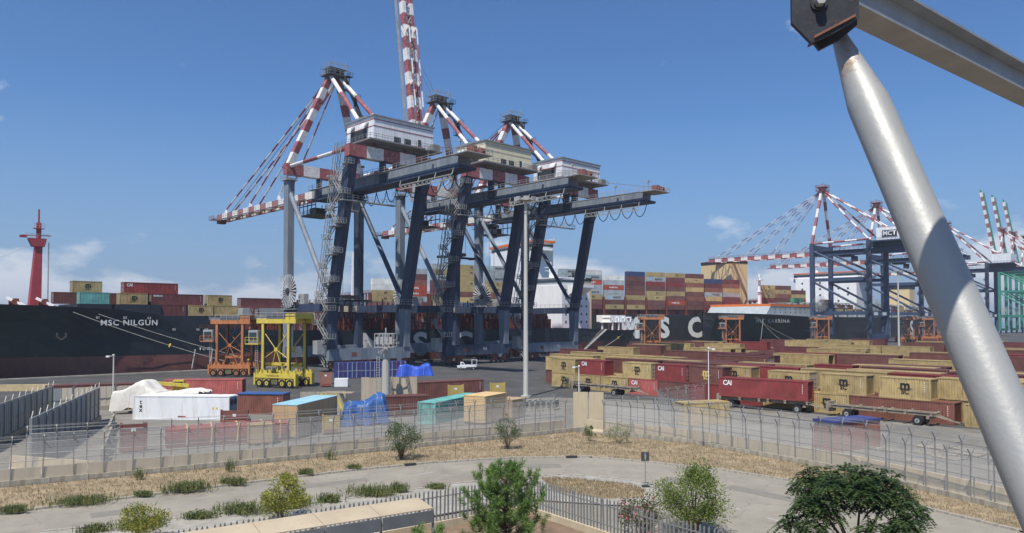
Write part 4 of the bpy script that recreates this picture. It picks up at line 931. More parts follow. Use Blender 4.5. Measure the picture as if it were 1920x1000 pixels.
# ================================================================== far ships
def box_mesh(L, H=2.6, W=2.44):
    b = MB(); b.bb(-L / 2, L / 2, -W / 2, W / 2, 0, H - .02)
    for y in (-1, 1):
        for i in range(int(L / 1.2)): b.bb(-L / 2 + .3 + i * 1.2, -L / 2 + .8 + i * 1.2, y * W / 2 - .03, y * W / 2 + .03, .2, H - .2)
    return b.mesh('deck_container', CPF)
FM = {20: box_mesh(6.06), 40: box_mesh(12.19)}
def deck_box(label, c, L, loc, rz, group):
    o = link('deck_container', FM[L], None, loc, rz); k = random.uniform(.85, 1.15); o.color = (*(min(1, v * k) for v in COL[c]), 1)
    return tag(o, label, 'container', group)
AA = atan2(0.482, 0.876); TA = Vector((cos(AA), sin(AA), 0)); NA = Vector((-TA.y, TA.x, 0)); OA = Vector((55, 400, 0))   # a along the near side, to the right
def FA(a, b=0, z=0): return OA + TA * a + NA * b + Vector((0, 0, z))
far = thing('container_ship', 'large black ship with huge white hull letters and high container stacks behind the quay', 'ship', FA(175, 24), AA + pi)   # local x forward (left), +y near side
def F(a, y=0, z=0): return (175 - a, y, z)
st = [(0, 21, 14, 15.6), (10, 23.4, 18, 15.6), (40, 24, 23, 15.4), (120, 24, 24, 15.2), (250, 24, 23.5, 15.2), (290, 24, 18, 16.5), (315, 22, 10, 18.5), (335, 15, 3, 20), (352, .4, .2, 21)]
loft_hull('hull', st, 0.6, far, [HULLB, BOOT, DECKR])
for tx, a in (('M', 11.5), ('S', 35), ('C', 58.5)): lettering(tx, LET, 15.4, far, F(a, 24.06, 7.4), pi, .045, 1, 1.08)
# bridge island
ba, bb_ = -52.0, -36.0
isl = MB(); isl.bb(F(bb_)[0], F(ba)[0], -20, 20, 15.2, 49); io = isl.build('bridge_island', SHIPW, far)
MB().bb(F(bb_ - 2)[0], F(ba + 2)[0], -23, 23, 49, 52).build('wheelhouse', SHIPW, io); MB().bb(F(bb_ - 1.8)[0], F(ba + 1.8)[0], -23.1, 23.1, 50, 51.2).build('bridge_window', GLASS, io)
MB().bb(F(bb_ - 1)[0], F(ba + 1)[0], -24, 24, 52, 53.2).build('orange_band', ORANGE, io)
for y, sg in ((20, 1), (-20, -1)): MB().prism([(y, 49), (y + sg * 6, 49), (y + sg * 6, 47.8), (y, 43)], F(bb_ - 4)[0], F(ba + 4)[0], 0, 'x').build('bridge_wing', SHIPW, io)
rm = MB(); rm.bar((F(-45)[0], -4, 53), (F(-45)[0], -4, 60), .9); rm.bar((F(-41)[0], 4, 53), (F(-41)[0], 4, 61), .7); rm.bar((F(-45)[0], -8, 57), (F(-45)[0], 0, 57), .3); rm.rail((F(-37)[0], -23, 53.2), (F(-37)[0], 23, 53.2), 1.2, 3, .09); rm.build('radar_mast', SHIPW, io)
for z in (20, 24, 28, 32, 36, 40, 44):
    for y in (-15, -9, -3, 3, 9, 15): MB().bb(F(bb_)[0] - .06, F(bb_)[0], y, y + 1.2, z, z + 1.2).build('window', GLASS, io)
# funnel
fn = MB(); fn.bb(F(112)[0], F(98)[0], -13, 13, 15.2, 49); fo = fn.build('funnel_casing', FUNB, far)
MB().bb(F(112.2)[0], F(97.8)[0], -13.2, 13.2, 47.6, 49.4).build('funnel_band', INK, fo)
for k in range(6): MB().tube((F(100 + k * 2)[0], -2, 49.4), (F(100 + k * 2)[0], -2, 51.6), .7, .7, 8).build('exhaust_pipe', INK, fo)
lg = MB(); lg.tube((F(112)[0] - .12, 6, 42), (F(112)[0], 6, 42), 2.6, 2.6, 20); lgo = lg.build('funnel_emblem', INK, fo)
lettering('m', FUNB, 2.6, lgo, (F(112)[0] - .16, 6, 42.2), R(-90), .02)
# lashing bridges
for k, a in enumerate([-136, -121.5, -107, -92.5, -78, -63.5] + [-20.6, -6.1, 8.4, 22.9, 37.4, 51.9, 66.4, 80.9] + [125, 139, 152]):
    lb = MB(); x = F(a)[0]; zt = 24.6
    for y in range(-22, 23, 4): lb.bar((x, y, 15.2), (x, y, zt), .6)
    for z in (18, 20.8, zt): lb.bb(x - .7, x + .7, -23.4, 23.6, z - .15, z + .15)
    lb.bar((x, 23.4, 15.2), (x, 23.4, zt), .8); lb.rail((x, -23.4, zt), (x, 23.4, zt), 1.2, 3, .09)
    lb.build('lashing_bridge', DECKR, far)
for a in range(-136, 152, 14):
    MB().bb(F(a + 13.2)[0], F(a + .8)[0], -21, 22.9, 15.2, 18.0).build('hatch_cover', DECKR, far)
LOOK = {'tan': 'tan', 'brown': 'brown', 'red': 'red', 'maroon': 'maroon', 'pink': 'pinkish', 'grey': 'grey', 'white': 'white', 'teal': 'teal', 'blue': 'dark blue', 'green': 'green', 'orange': 'orange red', 'rust': 'rust brown'}
rnd = random.Random(5)
def stack(a, tiers, b=1.3, z0=18.02, pick=None, where='', lead=None):
    for k in range(tiers):
        c = rnd.choices(['brown', 'maroon', 'tan', 'red', 'grey', 'rust', 'orange', 'blue', 'white'], [34, 18, 24, 6, 5, 8, 1.5, 1, .6])[0]
        if lead and k >= tiers - len(lead): c = lead[tiers - 1 - k]
        o = deck_box('%s container, %s tier, %s on the ship behind' % (LOOK[c], ORD[k], where), c, 40, FA(a, b, z0 + k * 2.62), AA, 'container stacks on the ship behind')
        if c == 'grey' and b < 2 and rnd.random() < .8: lettering('MAERSK', INK, 1.5, o, (1.4, -1.27, 1.25), 0, .02); MB().box((-4.4, -1.26, 1.25), (1.2, .02, 1.2)).build('logo_square', mat('pale_blue', (.25, .5, .6), .6), o)
        elif c == 'tan' and b < 2 and rnd.random() < .7: lettering('m', INK, 1.9, o, (.2, -1.27, 1.5), 0, .03, name='logo')
        elif c == 'orange' and b < 2: lettering('HAMBURG', CHALK, 1.2, o, (-1.0, -1.27, 1.3), 0, .02)
for i, a in enumerate([-28, -13.5, 1.0, 15.6, 30.1, 44.6, 59.1, 73.6]):
    stack(a, (8, 8, 7, 8, 8, 8, 8, 7)[i], where=ORD[i] + ' bay aft of the bridge', lead=(('grey', 'grey', 'orange'), ('white', 'grey', 'orange', 'grey', 'grey'), ('white', 'grey', 'orange', 'grey', 'grey'), ('blue', 'brown'), ('tan', 'grey'), ('tan',), ('brown', 'tan'), ('blue', 'maroon'))[i])
for i, a in enumerate([-70.9, -85.4, -99.9, -114.4, -128.9]):
    stack(a, (8, 8, 8, 7, 5)[i], where=ORD[i] + ' bay forward of the bridge', lead=(('grey', 'grey', 'grey', 'tan'), ('tan', 'tan', 'tan', 'tan'), ('grey', 'tan', 'grey'), ('grey', 'maroon', 'rust', 'orange', 'orange', 'grey'), ('white', 'white', 'tan', 'tan'))[i])
for i, a in enumerate([118.4, 132.5, 146]): stack(a, (6, 6, 5)[i], where=ORD[i] + ' bay aft of the funnel')
stack(88.0, 7, where='bay just before the funnel')
fm = MB(); fm.bar((F(-140)[0], 10, 15.5), (F(-140)[0], 10, 44), 1.4, 1.4, 0, (0, 1, 0), .7, .7); fm.bar((F(-142)[0], 10, 38), (F(-138)[0], 10, 38), .3); fm.build('foremast', SHIPW, far)

# ---- third ship, bow towards us along the far quay; local x forward (-s), +y quay side
SK, GK, BK = 632.0, 26.9 + 24, 24.0
kat = thing('container_ship', 'charcoal ship with an orange topped grey breakwater moored beyond the straddle carriers', 'ship', Q(SK, GK), AQ + pi)
def KT(s, y=0, z=0): return (590.0 - s, y, z)      # positions given from the stern
st = [(0, 20, 14, 14.5), (20, 24, 20, 14.2), (120, 24, 24, 14.0), (290, 24, 23.5, 14.0), (320, 23.6, 19, 14.2), (338, 22.4, 13, 14.8), (352, 20.2, 7, 15.2), (364, 16.5, 2.6, 15.5), (374, 11.5, .8, 15.7), (382, 6, .3, 15.9), (387, .3, .1, 16.0)]
loft_hull('hull', st, 0.4, kat, [HULLB, BOOT, SHIPG])
bk_ = MB(); bk_.prism([(KT(290)[0], 14.2), (KT(236)[0], 14.9), (KT(241)[0], 19.6), (KT(290)[0], 19.6)], -18, 18, 0, 'y'); bo = bk_.build('breakwater', SHIPG, kat)
MB().bb(KT(290)[0], KT(241)[0], -18.2, 18.2, 19.62, 20.9).build('orange_band', ORANGE, bo)
for s in range(246, 288, 6):
    for z in (16.4, 18.2): MB().tube((KT(s)[0], 18.0, z), (KT(s)[0], 18.06, z), .45, .45, 10).build('porthole', INK, bo)
m = MB(); mx = KT(256)[0]; m.bar((mx, 4, 15), (mx, 4, 38), 1.8, 1.8, 0, (0, 1, 0), .8, .8); m.bb(mx - 2.2, mx + 2.2, 2, 6, 34.5, 34.8); m.bar((mx - 3.4, 4, 36.5), (mx + 3.4, 4, 36.5), .4); m.bb(mx - 1.6, mx + 1.6, 3, 5, 28, 28.3); m.bar((mx, 4, 15), (mx + 5, 4, 21), .6); m.build('foremast', SHIPW, kat)
lettering('MSC KATRINA', mat('dim_lettering', (0.30, 0.30, 0.29), .7), 2.6, kat, KT(241, 19.2, 11.6), pi - .42, .02, 1.25, 1.1)
for tx, s in (('M', 392), ('S', 440), ('C', 492)): lettering(tx, LET, 15, kat, KT(s, 24.1, 5.5), pi, .035, 1, 1.05)
i2 = MB(); i2.bb(KT(372)[0], KT(352)[0], -20, 20, 14, 40); io = i2.build('accommodation', SHIPW, kat)
MB().bb(KT(371)[0], KT(354)[0], -22, 22, 40, 43).build('wheelhouse', SHIPW, io); MB().bb(KT(371.2)[0], KT(353.8)[0], -22.1, 22.1, 41, 42.2).build('bridge_window', GLASS, io); MB().bb(KT(371.6)[0], KT(353.4)[0], -22.4, 22.4, 43, 43.6).build('orange_band', ORANGE, io)
for y, sg in ((20, 1), (-20, -1)): MB().prism([(y, 41), (y + sg * 6, 41), (y + sg * 6, 39.8), (y, 36)], KT(369)[0], KT(356)[0], 0, 'x').build('bridge_wing', SHIPW, io)
for z in (20, 24, 28, 32, 36):
    for y in (-16, -10, -4, 2, 8, 14): MB().bb(KT(352)[0], KT(352)[0] + .06, y, y + 1.2, z, z + 1.2).build('window', GLASS, io)
rm = MB(); rm.bar((KT(362)[0], 0, 43.6), (KT(362)[0], 0, 50), .7); rm.tube((KT(358)[0], -8, 43.6), (KT(358)[0], -8, 46.2), 1.2, .8, 10); rm.bar((KT(362)[0], -5, 47.5), (KT(362)[0], 5, 47.5), .3); rm.build('radar_mast', SHIPW, io)
fu = MB(); fu.bb(KT(492)[0], KT(480)[0], -10, 10, 14, 40); fo = fu.build('funnel_casing', FUNB, kat); MB().bb(KT(492.2)[0], KT(479.8)[0], -10.1, 10.1, 36, 38.4).build('funnel_band', INK, fo)
rnd = random.Random(9)
for s in range(300, 560, 15):
    if 345 < s < 380 or 475 < s < 497: continue
    lb = MB(); x = KT(s)[0]; zt = 22.5
    for y in range(-22, 24, 4): lb.bar((x, y, 14), (x, y, zt), .7)
    for z in (17, 19.8, zt): lb.bb(x - .9, x + .9, -23, 23.4, z - .2, z + .2)
    for k in range(5): lb.bar((x - 1 - k * 2.4, 23, 14), (x - 1 - k * 2.4, 23, 16.8), .5)
    lb.bb(x - 12.5, x - 1, -20, 22.2, 14, 16.4); lb.build('lashing_bridge', SHIPG, kat)
    for k in range(rnd.choice([1, 2, 2, 3])):
        c = rnd.choice(['brown', 'tan', 'rust', 'maroon', 'green' if s == 300 else 'tan'])
        deck_box('%s container, %s tier, bay %s of the charcoal ship' % (LOOK[c], ORD[k], ORD[(s - 300) // 15]), c, 40, Q(s + 49, GK - 20, 16.42 + k * 2.62), AQ, 'deck containers on the charcoal ship')
deck_box('green container on deck just aft of the orange topped breakwater', 'green', 40, Q(340, GK - 6, 22.7), AQ, 'deck containers on the charcoal ship')
for a, b_ in ((262, 300), (266, 282), (272, 256)):
    mooring(Q(a + 4, 33.5, 13.8), Q(b_, EDGE - .6, .5), 0, 1.0, label='pale mooring rope from the bow of the charcoal ship to the quay')
# ================================================================== straddle carriers, trailers, vehicles
def wheel(parent, c, r=.75, w=.5, ax='y', rim=GALV, n=18):
    t = MB(); d = (0, w / 2, 0) if ax == 'y' else (w / 2, 0, 0)
    c = Vector(c); d = Vector(d); t.tube(c - d, c + d, r, r, n); t.tube(c - d * 1.06, c + d * 1.06, r * .86, r * .86, n)
    o = t.build('wheel', BLACK, parent); MB().tube(c - d * 1.1, c + d * 1.1, r * .5, r * .5, 12).build('rim', rim, o)
    MB().tube(c - d * 1.16, c + d * 1.16, r * .2, r * .2, 8).build('hub', DARK, o)
def straddle(label, loc, rz, paint, group=None, text=None, k=1.0):
    root = thing('straddle_carrier', label, 'straddle carrier', loc, rz, group)
    H, W, LX = 12.4 * k, 2.25, 2.9
    for y in (-W, W):
        b = MB(); b.bb(-4.7, 4.7, y - .34, y + .34, 1.75, 2.55); b.bb(-4.75, -4.4, y - .42, y + .42, .5, 2.6); b.bb(4.4, 4.75, y - .42, y + .42, .5, 2.6)
        bo = b.build('side_beam', paint, root)
        if text: lettering(text, INK, .42, bo, (-.4, y - .346, 2.15), 0, .02, 1.1)
        for x in (-3.6, -1.9, 1.6, 3.3):
            wheel(root, (x, y, .78), .78, .5, 'y', paint); MB().bar((x, y, .9), (x, y, 1.8), .28).build('wheel_fork', paint, root)
            MB().prism([(x - .85, 1.15)] + [(x + .95 * cos(pi - t * pi / 8), .78 + .95 * sin(t * pi / 8)) for t in range(2, 7)] + [(x + .6, 1.2)], y - .24, y + .24, 0, 'y').build('mudguard', paint, root)
        for x in (-LX, LX):
            MB().bar((x, y, 2.55), (x, y, H - .6), .5, .5, 0, (1, 0, 0)).build('leg', paint, root)
            f = MB(); f.prism([(x - .8, 2.55), (x + .8, 2.55), (x + .32, 3.3), (x - .32, 3.3)], y - .25, y + .25, 0, 'y'); f.build('leg_gusset', paint, root)
            MB().bb(x + .33, x + .44, y - .12, y + .12, 2.7, H - .7).build('hoist_chain', DARK, root)
        for x in (-4.2, -1.3, 1.0, 4.2): MB().tube((x, y, 2.56), (x, y, 3.2), .3, .3, 10).build('tank', paint, root)
        # tie rods crossing in the side plane
        c = Vector((0, y, 6.9 * k)); r = MB()
        for e in ((-LX, H - 2.2), (LX, H - 2.2), (-LX, 5.2), (LX, 5.2), (-1.2, 2.6), (1.8, 2.6)): r.tube(c, (e[0], y, e[1]), .07, .07, 6)
        r.tube(c - Vector((0, .12, 0)), c + Vector((0, .12, 0)), .38, .38, 12); r.build('tie_rod', paint, root)
    top = MB()
    for y in (-W, W): top.bb(-4.3, 4.6, y - .32, y + .32, H - .75, H + .1)
    for x in (-LX, LX): top.bb(x - .4, x + .4, -W + .33, W - .33, H - .7, H)
    to = top.build('top_frame', paint, root)
    MB().bb(-1.8, 2.2, -W - .35, W - .4, H + .1, H + 1.0).build('engine_hood', mat('engine_grey', (.10, .11, .12), .6), to)
    MB().bb(2.3, 4.6, -W - .3, W + .2, H + .1, H + 1.15).build('hoist_house', paint, to); MB().bb(-4.5, -2.2, -W - .2, W - .8, H + .1, H + .55).build('fan_unit', GALV, to)
    r = MB(); r.rail((-4.5, -W - .4, H + .1), (4.6, -W - .4, H + .1), 1.1, 1.3); r.rail((-4.5, W + .4, H + .1), (4.6, W + .4, H + .1), 1.1, 1.3); r.build('top_railing', GALV, to)
    cab = MB(); cab.bb(-5.6, -3.5, -W - .9, -W + .9, H - 4.4, H - 2.0); co = cab.build('operator_cab', GALV, root)
    MB().bb(-5.66, -5.602, -W - .7, -W + .7, H - 4.0, H - 2.4).build('window', GLASS, co); MB().bb(-5.4, -3.7, -W - .96, -W - .902, H - 3.9, H - 2.4).build('window', GLASS, co)
    p = MB(); p.bb(-6.2, -3.2, -W - 1.1, -W + 1.1, H - 4.62, H - 4.42); p.rail((-6.2, -W - 1.1, H - 4.42), (-3.2, -W - 1.1, H - 4.42), 1.1, 1); p.build('cab_platform', paint, root)
    ld = MB()
    for x in (-4.3, -3.8): ld.bar((x, -W - .5, 2.6), (x, -W - .5, H - 4.6), .07)
    for i in range(14): ld.bar((-4.3, -W - .5, 2.9 + i * .38 * k), (-3.8, -W - .5, 2.9 + i * .38 * k), .06)
    ld.build('ladder', GALV, root)
    sp = MB(); sp.bb(-3.0, 3.0, -.5, .5, 3.9, 4.4)
    for x in (-2.8, 2.8): sp.bb(x - .2, x + .2, -1.25, 1.25, 3.7, 4.4); sp.bar((x * .9, -1.2, 4.2), (x * .95, -1.9, 4.2), .2); sp.bar((x * .9, 1.2, 4.2), (x * .95, 1.9, 4.2), .2)
    sp.build('spreader', paint, root)
    bx = MB(); bx.bb(-.6, .6, W - .3, W + .5, .7, 1.7); bx.bb(-.9, .5, -W - .2, -W + .3, .6, 1.74); bx.build('fuel_tank', mat('olive_tank', (.12, .12, .05), .7), root)
    return root
YSTR = mat('straddle_yellow', (0.60, 0.47, 0.07), 0.5, var=0.12, scale=0.6, c2=(0.35, 0.25, 0.1), amt=0.5, streak=True)
OSTR = mat('straddle_orange', (0.46, 0.17, 0.06), 0.55, var=0.2, scale=0.6, c2=(0.22, 0.1, 0.07), amt=0.6, streak=True)
straddle('bright yellow straddle carrier standing on the asphalt in front of the cranes', (-41.9, 136.3, .01), R(-23), YSTR, None, 'KONECRANES')
gs = 'orange straddle carriers working the yard'
straddle('faded orange straddle carrier beside the bow ship, behind the yellow one', Q(-21.5, 3.5, .01), R(-6), OSTR, gs, None, .98)
straddle('faded orange straddle carrier in front of the white letter M', Q(141, 9, .01), R(2), OSTR, gs, None, 1.06)
straddle('faded orange straddle carrier in front of the charcoal ship bow', Q(191, 4, .01), R(2), OSTR, gs, None, 1.06)
straddle('faded orange straddle carrier under the crane with the dark name board', Q(262, -3, .01), R(2), OSTR, gs, None, 1.06)
for s_, g_ in ((345, -14), (372, -16), (398, -16)): straddle('orange straddle carrier between the blue braced cranes and the silver pipe', Q(s_, g_, .01), R(5), OSTR, gs, None, 1.06)

RAILT = mat('weathered_trailer_steel', (0.27, 0.235, 0.18), 0.75, var=0.25, scale=1.2, c2=(0.16, 0.08, 0.05), amt=0.6)
def trailer(label, loc, rz, L=12.4, wx=(-4.6, 3.0)):
    root = thing('flat_trailer', label, 'trailer', loc, rz, 'flat container trailers')
    for y in (-.55, .55):
        r = MB(); r.bb(-L / 2, L / 2, y - .09, y + .09, 1.12, 1.48); r.bb(-L / 2, L / 2, y - .2, y + .2, 1.48, 1.53); r.build('chassis_rail', RAILT, root)
    for x in (-L / 2 + .25, -L / 4, -.4, .8, L / 4, L / 2 - .25):
        c = MB(); c.bb(x - .14, x + .14, -1.22, 1.22, 1.2, 1.5)
        if abs(x) > 1.2 or True:
            for y in (-1.12, 1.12): c.bb(x - .17, x + .17, y - .14, y + .14, 1.5, 1.62)
        c.build('cross_member', RAILT, root)
    for x in wx:
        a = MB(); a.tube((x, -1.1, .55), (x, 1.1, .55), .12, .12, 8); a.bb(x - .5, x + .5, -.6, .6, .75, 1.12); a.build('axle', DARK, root)
        for y in (-.98, -.62, .62, .98): wheel(root, (x, y, .55), .55, .30, 'y', GALV)
    d = MB(); d.bar((L / 2, -.4, 1.2), (L / 2 + 1.6, 0, .7), .16); d.bar((L / 2, .4, 1.2), (L / 2 + 1.6, 0, .7), .16); d.bar((L / 2 + 1.4, 0, .75), (L / 2 + 2.4, 0, .6), .14); d.build('drawbar', RAILT, root)
    g = MB(); g.bb(-L / 2 - .35, -L / 2 - .02, -1.0, 1.0, .6, 1.9); g.bb(L / 2 - .9, L / 2 - .5, -.9, .9, .8, 1.1); g.build('bumper', RAILT, root)
    return root
trailer('empty flat trailer parked in front of the last tan containers', (15.4, 122.4, .008), AY + R(4), wx=(-4.6, 2.6))
trailer('flat trailer loaded with a long red container', (34.6, 101.4, .008), AY + R(10), wx=(-4.5, 4.6))
trailer('empty flat trailer with large twin wheels in front of tan containers', (45.2, 90.6, .008), AY, wx=(-3.9, 4.4))
container('long red container loaded on the flat trailer', 'red', 40, (34.6, 101.4, 1.63), AY + R(10), 'cai', False, 'container on a trailer')

def shell(profile, y0, y1, inset, m=0):
    """car body: side profile (x, z) with the upper points drawn inwards"""
    mb = MB(); n = len(profile); zs = [z for _, z in profile]; zb = min(zs); zt = max(zs)
    def w(z): return 1 - inset * max(0, (z - (zb + zt) * .52) / (zt - zb))
    yc, hw = (y0 + y1) / 2, (y1 - y0) / 2
    vs = [(x, yc - hw * w(z), z) for x, z in profile] + [(x, yc + hw * w(z), z) for x, z in profile]
    mb.add(vs, [tuple(range(n - 1, -1, -1)), tuple(range(n, 2 * n))] + [(i, (i + 1) % n, n + (i + 1) % n, n + i) for i in range(n)], m)
    return mb
def pickup(loc, rz):
    root = thing('pickup_truck', 'small white pickup truck with a rack parked in front of crane 46', 'pickup truck', loc, rz)
    root['label'] = 'small white pickup truck with a load rack parked beside the crane bogies'
    o = shell([(-2.4, .5), (-.2, .5), (-.2, 1.0), (-.35, 1.1), (-.9, 1.85), (-1.6, 1.9), (-1.75, 1.05), (-2.45, .95)], -.85, .85, .25).build('cab', WHITE, root); fixn(o)
    for y in (-.80, .80): MB().prism([(-.55, 1.15), (-1.5, 1.15), (-1.45, 1.7), (-.95, 1.7)], y - .02, y + .02, 0, 'y').build('window', GLASS, o)
    MB().prism([(-1.79, 1.12), (-1.63, 1.78), (-1.66, 1.82), (-1.83, 1.14)], -.6, .6, 0, 'y').build('windscreen', GLASS, o)
    b = MB(); b.bb(-.15, 2.4, -.9, .9, .7, .82); b.bb(-.15, 2.4, -.9, -.85, .82, 1.2); b.bb(-.15, 2.4, .85, .9, .82, 1.2); b.bb(2.34, 2.4, -.84, .84, .82, 1.2); b.build('load_bed', WHITE, root)
    r = MB()
    for x in (1.2, 2.35):
        for y in (-.8, .8): r.bar((x, y, 1.2), (x, y, 2.5), .09)
        r.bar((x, -.8, 2.5), (x, .8, 2.5), .09)
    for y in (-.8, .8): r.bar((1.2, y, 2.5), (2.35, y, 2.5), .09)
    r.build('load_rack', WHITE, root)
    for x in (-1.6, 1.5):
        for y in (-.75, .75): wheel(root, (x, y, .34), .34, .22)
    MB().bb(-2.5, -2.4, -.8, .8, .45, .65).build('bumper', DARK, root)
pickup((-11.1, 182.8, .01), R(8))
def car(loc, rz):
    root = thing('parked_car', 'black car parked under the beige canopy', 'car', loc, rz)
    P = mat('black_car_paint', (.012, .013, .015), .25, var=.05, spec=.6)
    o = shell([(-2.2, .3), (2.2, .3), (2.25, .75), (2.0, .95), (1.1, 1.02), (.35, 1.42), (-.9, 1.48), (-1.75, 1.1), (-2.2, 1.0)], -.88, .88, .3).build('body', P, root); fixn(o)
    for y in (-.80, .80): MB().prism([(.85, 1.04), (-1.4, 1.06), (-.9, 1.38), (.3, 1.34)], y - .03, y + .03, 0, 'y').build('side_window', GLASS, o)
    for x in (-1.4, 1.4):
        for y in (-.8, .8): wheel(root, (x, y, .32), .32, .2)
    for y in (-.6, .6): MB().bb(2.2, 2.27, y - .2, y + .2, .6, .74).build('headlight', WHITE, root)
car((-5.6, 35.4, .13), R(34))
# dark car on the quay near the green water
cr_ = thing('parked_car', 'small dark car on the quay beside the water gap', 'car', Q(170, 12, .01), R(5))
o = shell([(-2.1, .3), (2.1, .3), (2.15, .75), (1.0, 1.0), (.3, 1.4), (-1.2, 1.45), (-2.1, 1.0)], -.85, .85, .3).build('body', mat('charcoal_car_paint', (.02, .02, .024), .3), cr_); fixn(o)
for x in (-1.3, 1.3):
    for y in (-.76, .76): wheel(cr_, (x, y, .32), .32, .2)
# yellow telescopic handler behind the reefer
t = thing('telescopic_handler', 'yellow telescopic handler half hidden behind the white tarpaulin', 'handler', (-51.2, 111.5, .01), R(12))
MB().bb(-2.2, 2.4, -1.1, 1.1, .8, 1.7).build('chassis', YSTR, t); c = MB(); c.bb(.2, 1.7, -.2, 1.0, 1.7, 3.2).build('cab', YSTR, t); MB().bb(.3, 1.6, -.26, -.21, 2.2, 3.0).build('window', GLASS, t)
MB().bar((2.6, -.6, 2.4), (-3.2, -.6, 3.0), .5).build('boom', YSTR, t); MB().bb(-3.6, -3.0, -1.1, .1, 1.5, 3.4).build('fork_carriage', YSTR, t)
for x in (-1.5, 1.6):
    for y in (-1.05, 1.05): wheel(t, (x, y, .6), .6, .4, 'y', YSTR)
# ================================================================== goods and clutter in the fenced yard
PLY = mat('plywood', (0.44, 0.31, 0.17), 0.85, var=0.15, scale=0.8, c2=(0.30, 0.2, 0.11), amt=0.5, streak=True)
PLY2 = mat('grey_plywood', (0.34, 0.28, 0.20), 0.85, var=0.18, scale=0.9, c2=(0.22, 0.17, 0.12), amt=0.5, streak=True)
TARP = mat('blue_tarpaulin', (0.035, 0.10, 0.28), 0.5, var=0.25, scale=1.5, bump=.4, bscale=3)
TARP2 = mat('dark_blue_tarpaulin', (0.045, 0.055, 0.17), 0.6, var=0.2, scale=1.0)
CANV = mat('white_canvas', (0.62, 0.59, 0.53), 0.85, var=0.1, scale=.6, c2=(.42, .38, .31), amt=.5)
FCON = mat('cream_concrete', (0.48, 0.40, 0.275), 0.9, var=0.14, scale=0.6, c2=(0.30, 0.25, 0.18), amt=0.5, streak=True, bump=.2)  # cream concrete of the barriers, corner panels and palisade plinth
GCON = mat('grey_concrete', (0.33, 0.30, 0.24), 0.9, var=0.2, scale=0.7, c2=(0.19, 0.16, 0.12), amt=0.6, streak=True, bump=.2)
def box_container(label, c, L, loc, rz, logo=None, door=False, group=None): return container(label, c, L, loc, rz, logo, door, group)
# white reefer with its machinery end
rf = thing('reefer_container', 'white refrigerated container with vertical black lettering', 'container', (-40.6, 92.4, .012), R(-3))
b = MB(); b.bb(-6.0, 5.9, -1.2, 1.2, .16, 2.86); b.build('body', WHITE, rf)
f = MB()
for x in (-6.02, 5.97):
    for y in (-1.16, 1.16): f.box((x, y, 1.45), (.16, .14, 2.9))
for y in (-1.19, 1.19):
    f.bb(-5.9, 5.85, y - .05, y + .05, 0, .16); f.bb(-5.9, 5.85, y - .05, y + .05, 2.82, 2.92)
f.build('frame', WHITE, rf)
m = MB(); m.bb(5.92, 6.05, -1.05, 1.05, .2, 2.75); mo = m.build('cooling_unit', mat('cooler_grey_blue', (.15, .2, .25), .6), rf)
for y in (-.5, .5): MB().tube((6.06, y, 2.1), (6.1, y, 2.1), .38, .38, 14).build('fan_grille', DARK, mo)
for k, ch in enumerate('tex'): lettering(ch, INK, .75, rf, (-5.1, -1.206, 2.15 - k * .48), 0, .03)
for x in (3.9, 4.4): MB().bb(x, x + .22, -1.21, -1.202, 1.3, 1.55).build('warning_sticker', YEL, rf)
MB().bb(-.4, .6, -1.21, -1.202, .32, .5).build('sticker', RED, rf)
# draped tarpaulin helper
def drape(name, label, cat, loc, rz, sx, sy, hfun, mt_, group=None, n=44, skirt=.05, fold=.10):
    """cloth over goods: height field with creases that run downhill, and ropes across it"""
    r = thing(name, label, cat, loc, rz, group); mb = MB(); vs = []; rr = random.Random(int(abs(loc[0]) * 100)); ph = [rr.uniform(0, 6) for _ in range(8)]
    for i in range(n + 1):
        for j in range(n + 1):
            u, v = i / n, j / n; z = hfun(u, v); e = min(u, 1 - u, v, 1 - v); k = fold * (1 + 2.2 * max(0, .2 - e) * 5)
            th = atan2(v - .5, u - .5); cr = abs(sin(9 * th + ph[0])) * .5 + abs(sin(5 * u * sx / 3 + 3 * v + ph[1])) * .5 + abs(sin(17 * th + ph[2] + 4 * u)) * .35 + abs(sin(4 * v * sy / 2 - 6 * u + ph[3])) * .4
            vs.append(((u - .5) * sx + k * .9 * sin(13 * v + ph[4]), (v - .5) * sy + k * .9 * sin(15 * u + ph[5]), max(skirt + .02 * (i % 2), z - k * cr)))
    fs = [(i * (n + 1) + j, (i + 1) * (n + 1) + j, (i + 1) * (n + 1) + j + 1, i * (n + 1) + j + 1) for i in range(n) for j in range(n)]
    k = len(vs); mb.add(vs + [(x, y, z - .03) for x, y, z in vs], fs + [tuple(a + k for a in reversed(f)) for f in fs]); mb.build('sheet', mt_, r, smooth=True)
    for u in (.22, .5, .78):
        i = int(u * n); MB().path([Vector(vs[i * (n + 1) + j]) + Vector((0, 0, .03)) for j in range(0, n + 1, 2)], .025, 4).build('rope', ROPE, r)
    return r
drape('canvas_sheet', 'white canvas sheet peaked over goods behind the white container', 'canvas', (-46.2, 98.5, 0), R(-4), 11.5, 4.5, lambda u, v: (3.1 + 1.2 * math.exp(-((u - .3) / .12) ** 2) + .25 * sin(u * 9)) * (1 - max(0, abs(v - .5) - .42) * 9), CANV)
drape('tarpaulin', 'blue tarpaulin draped over goods, hanging down in white folds', 'tarpaulin', (-17.6, 88.0, 0), R(18), 5.4, 4.4, lambda u, v: (2.3 + 1.5 * u - .5 * abs(v - .5) + .2 * sin(u * 9)) * min(1, 7 * min(u, 1 - u + .04, v + .02, 1 - v + .02) + .05), TARP)
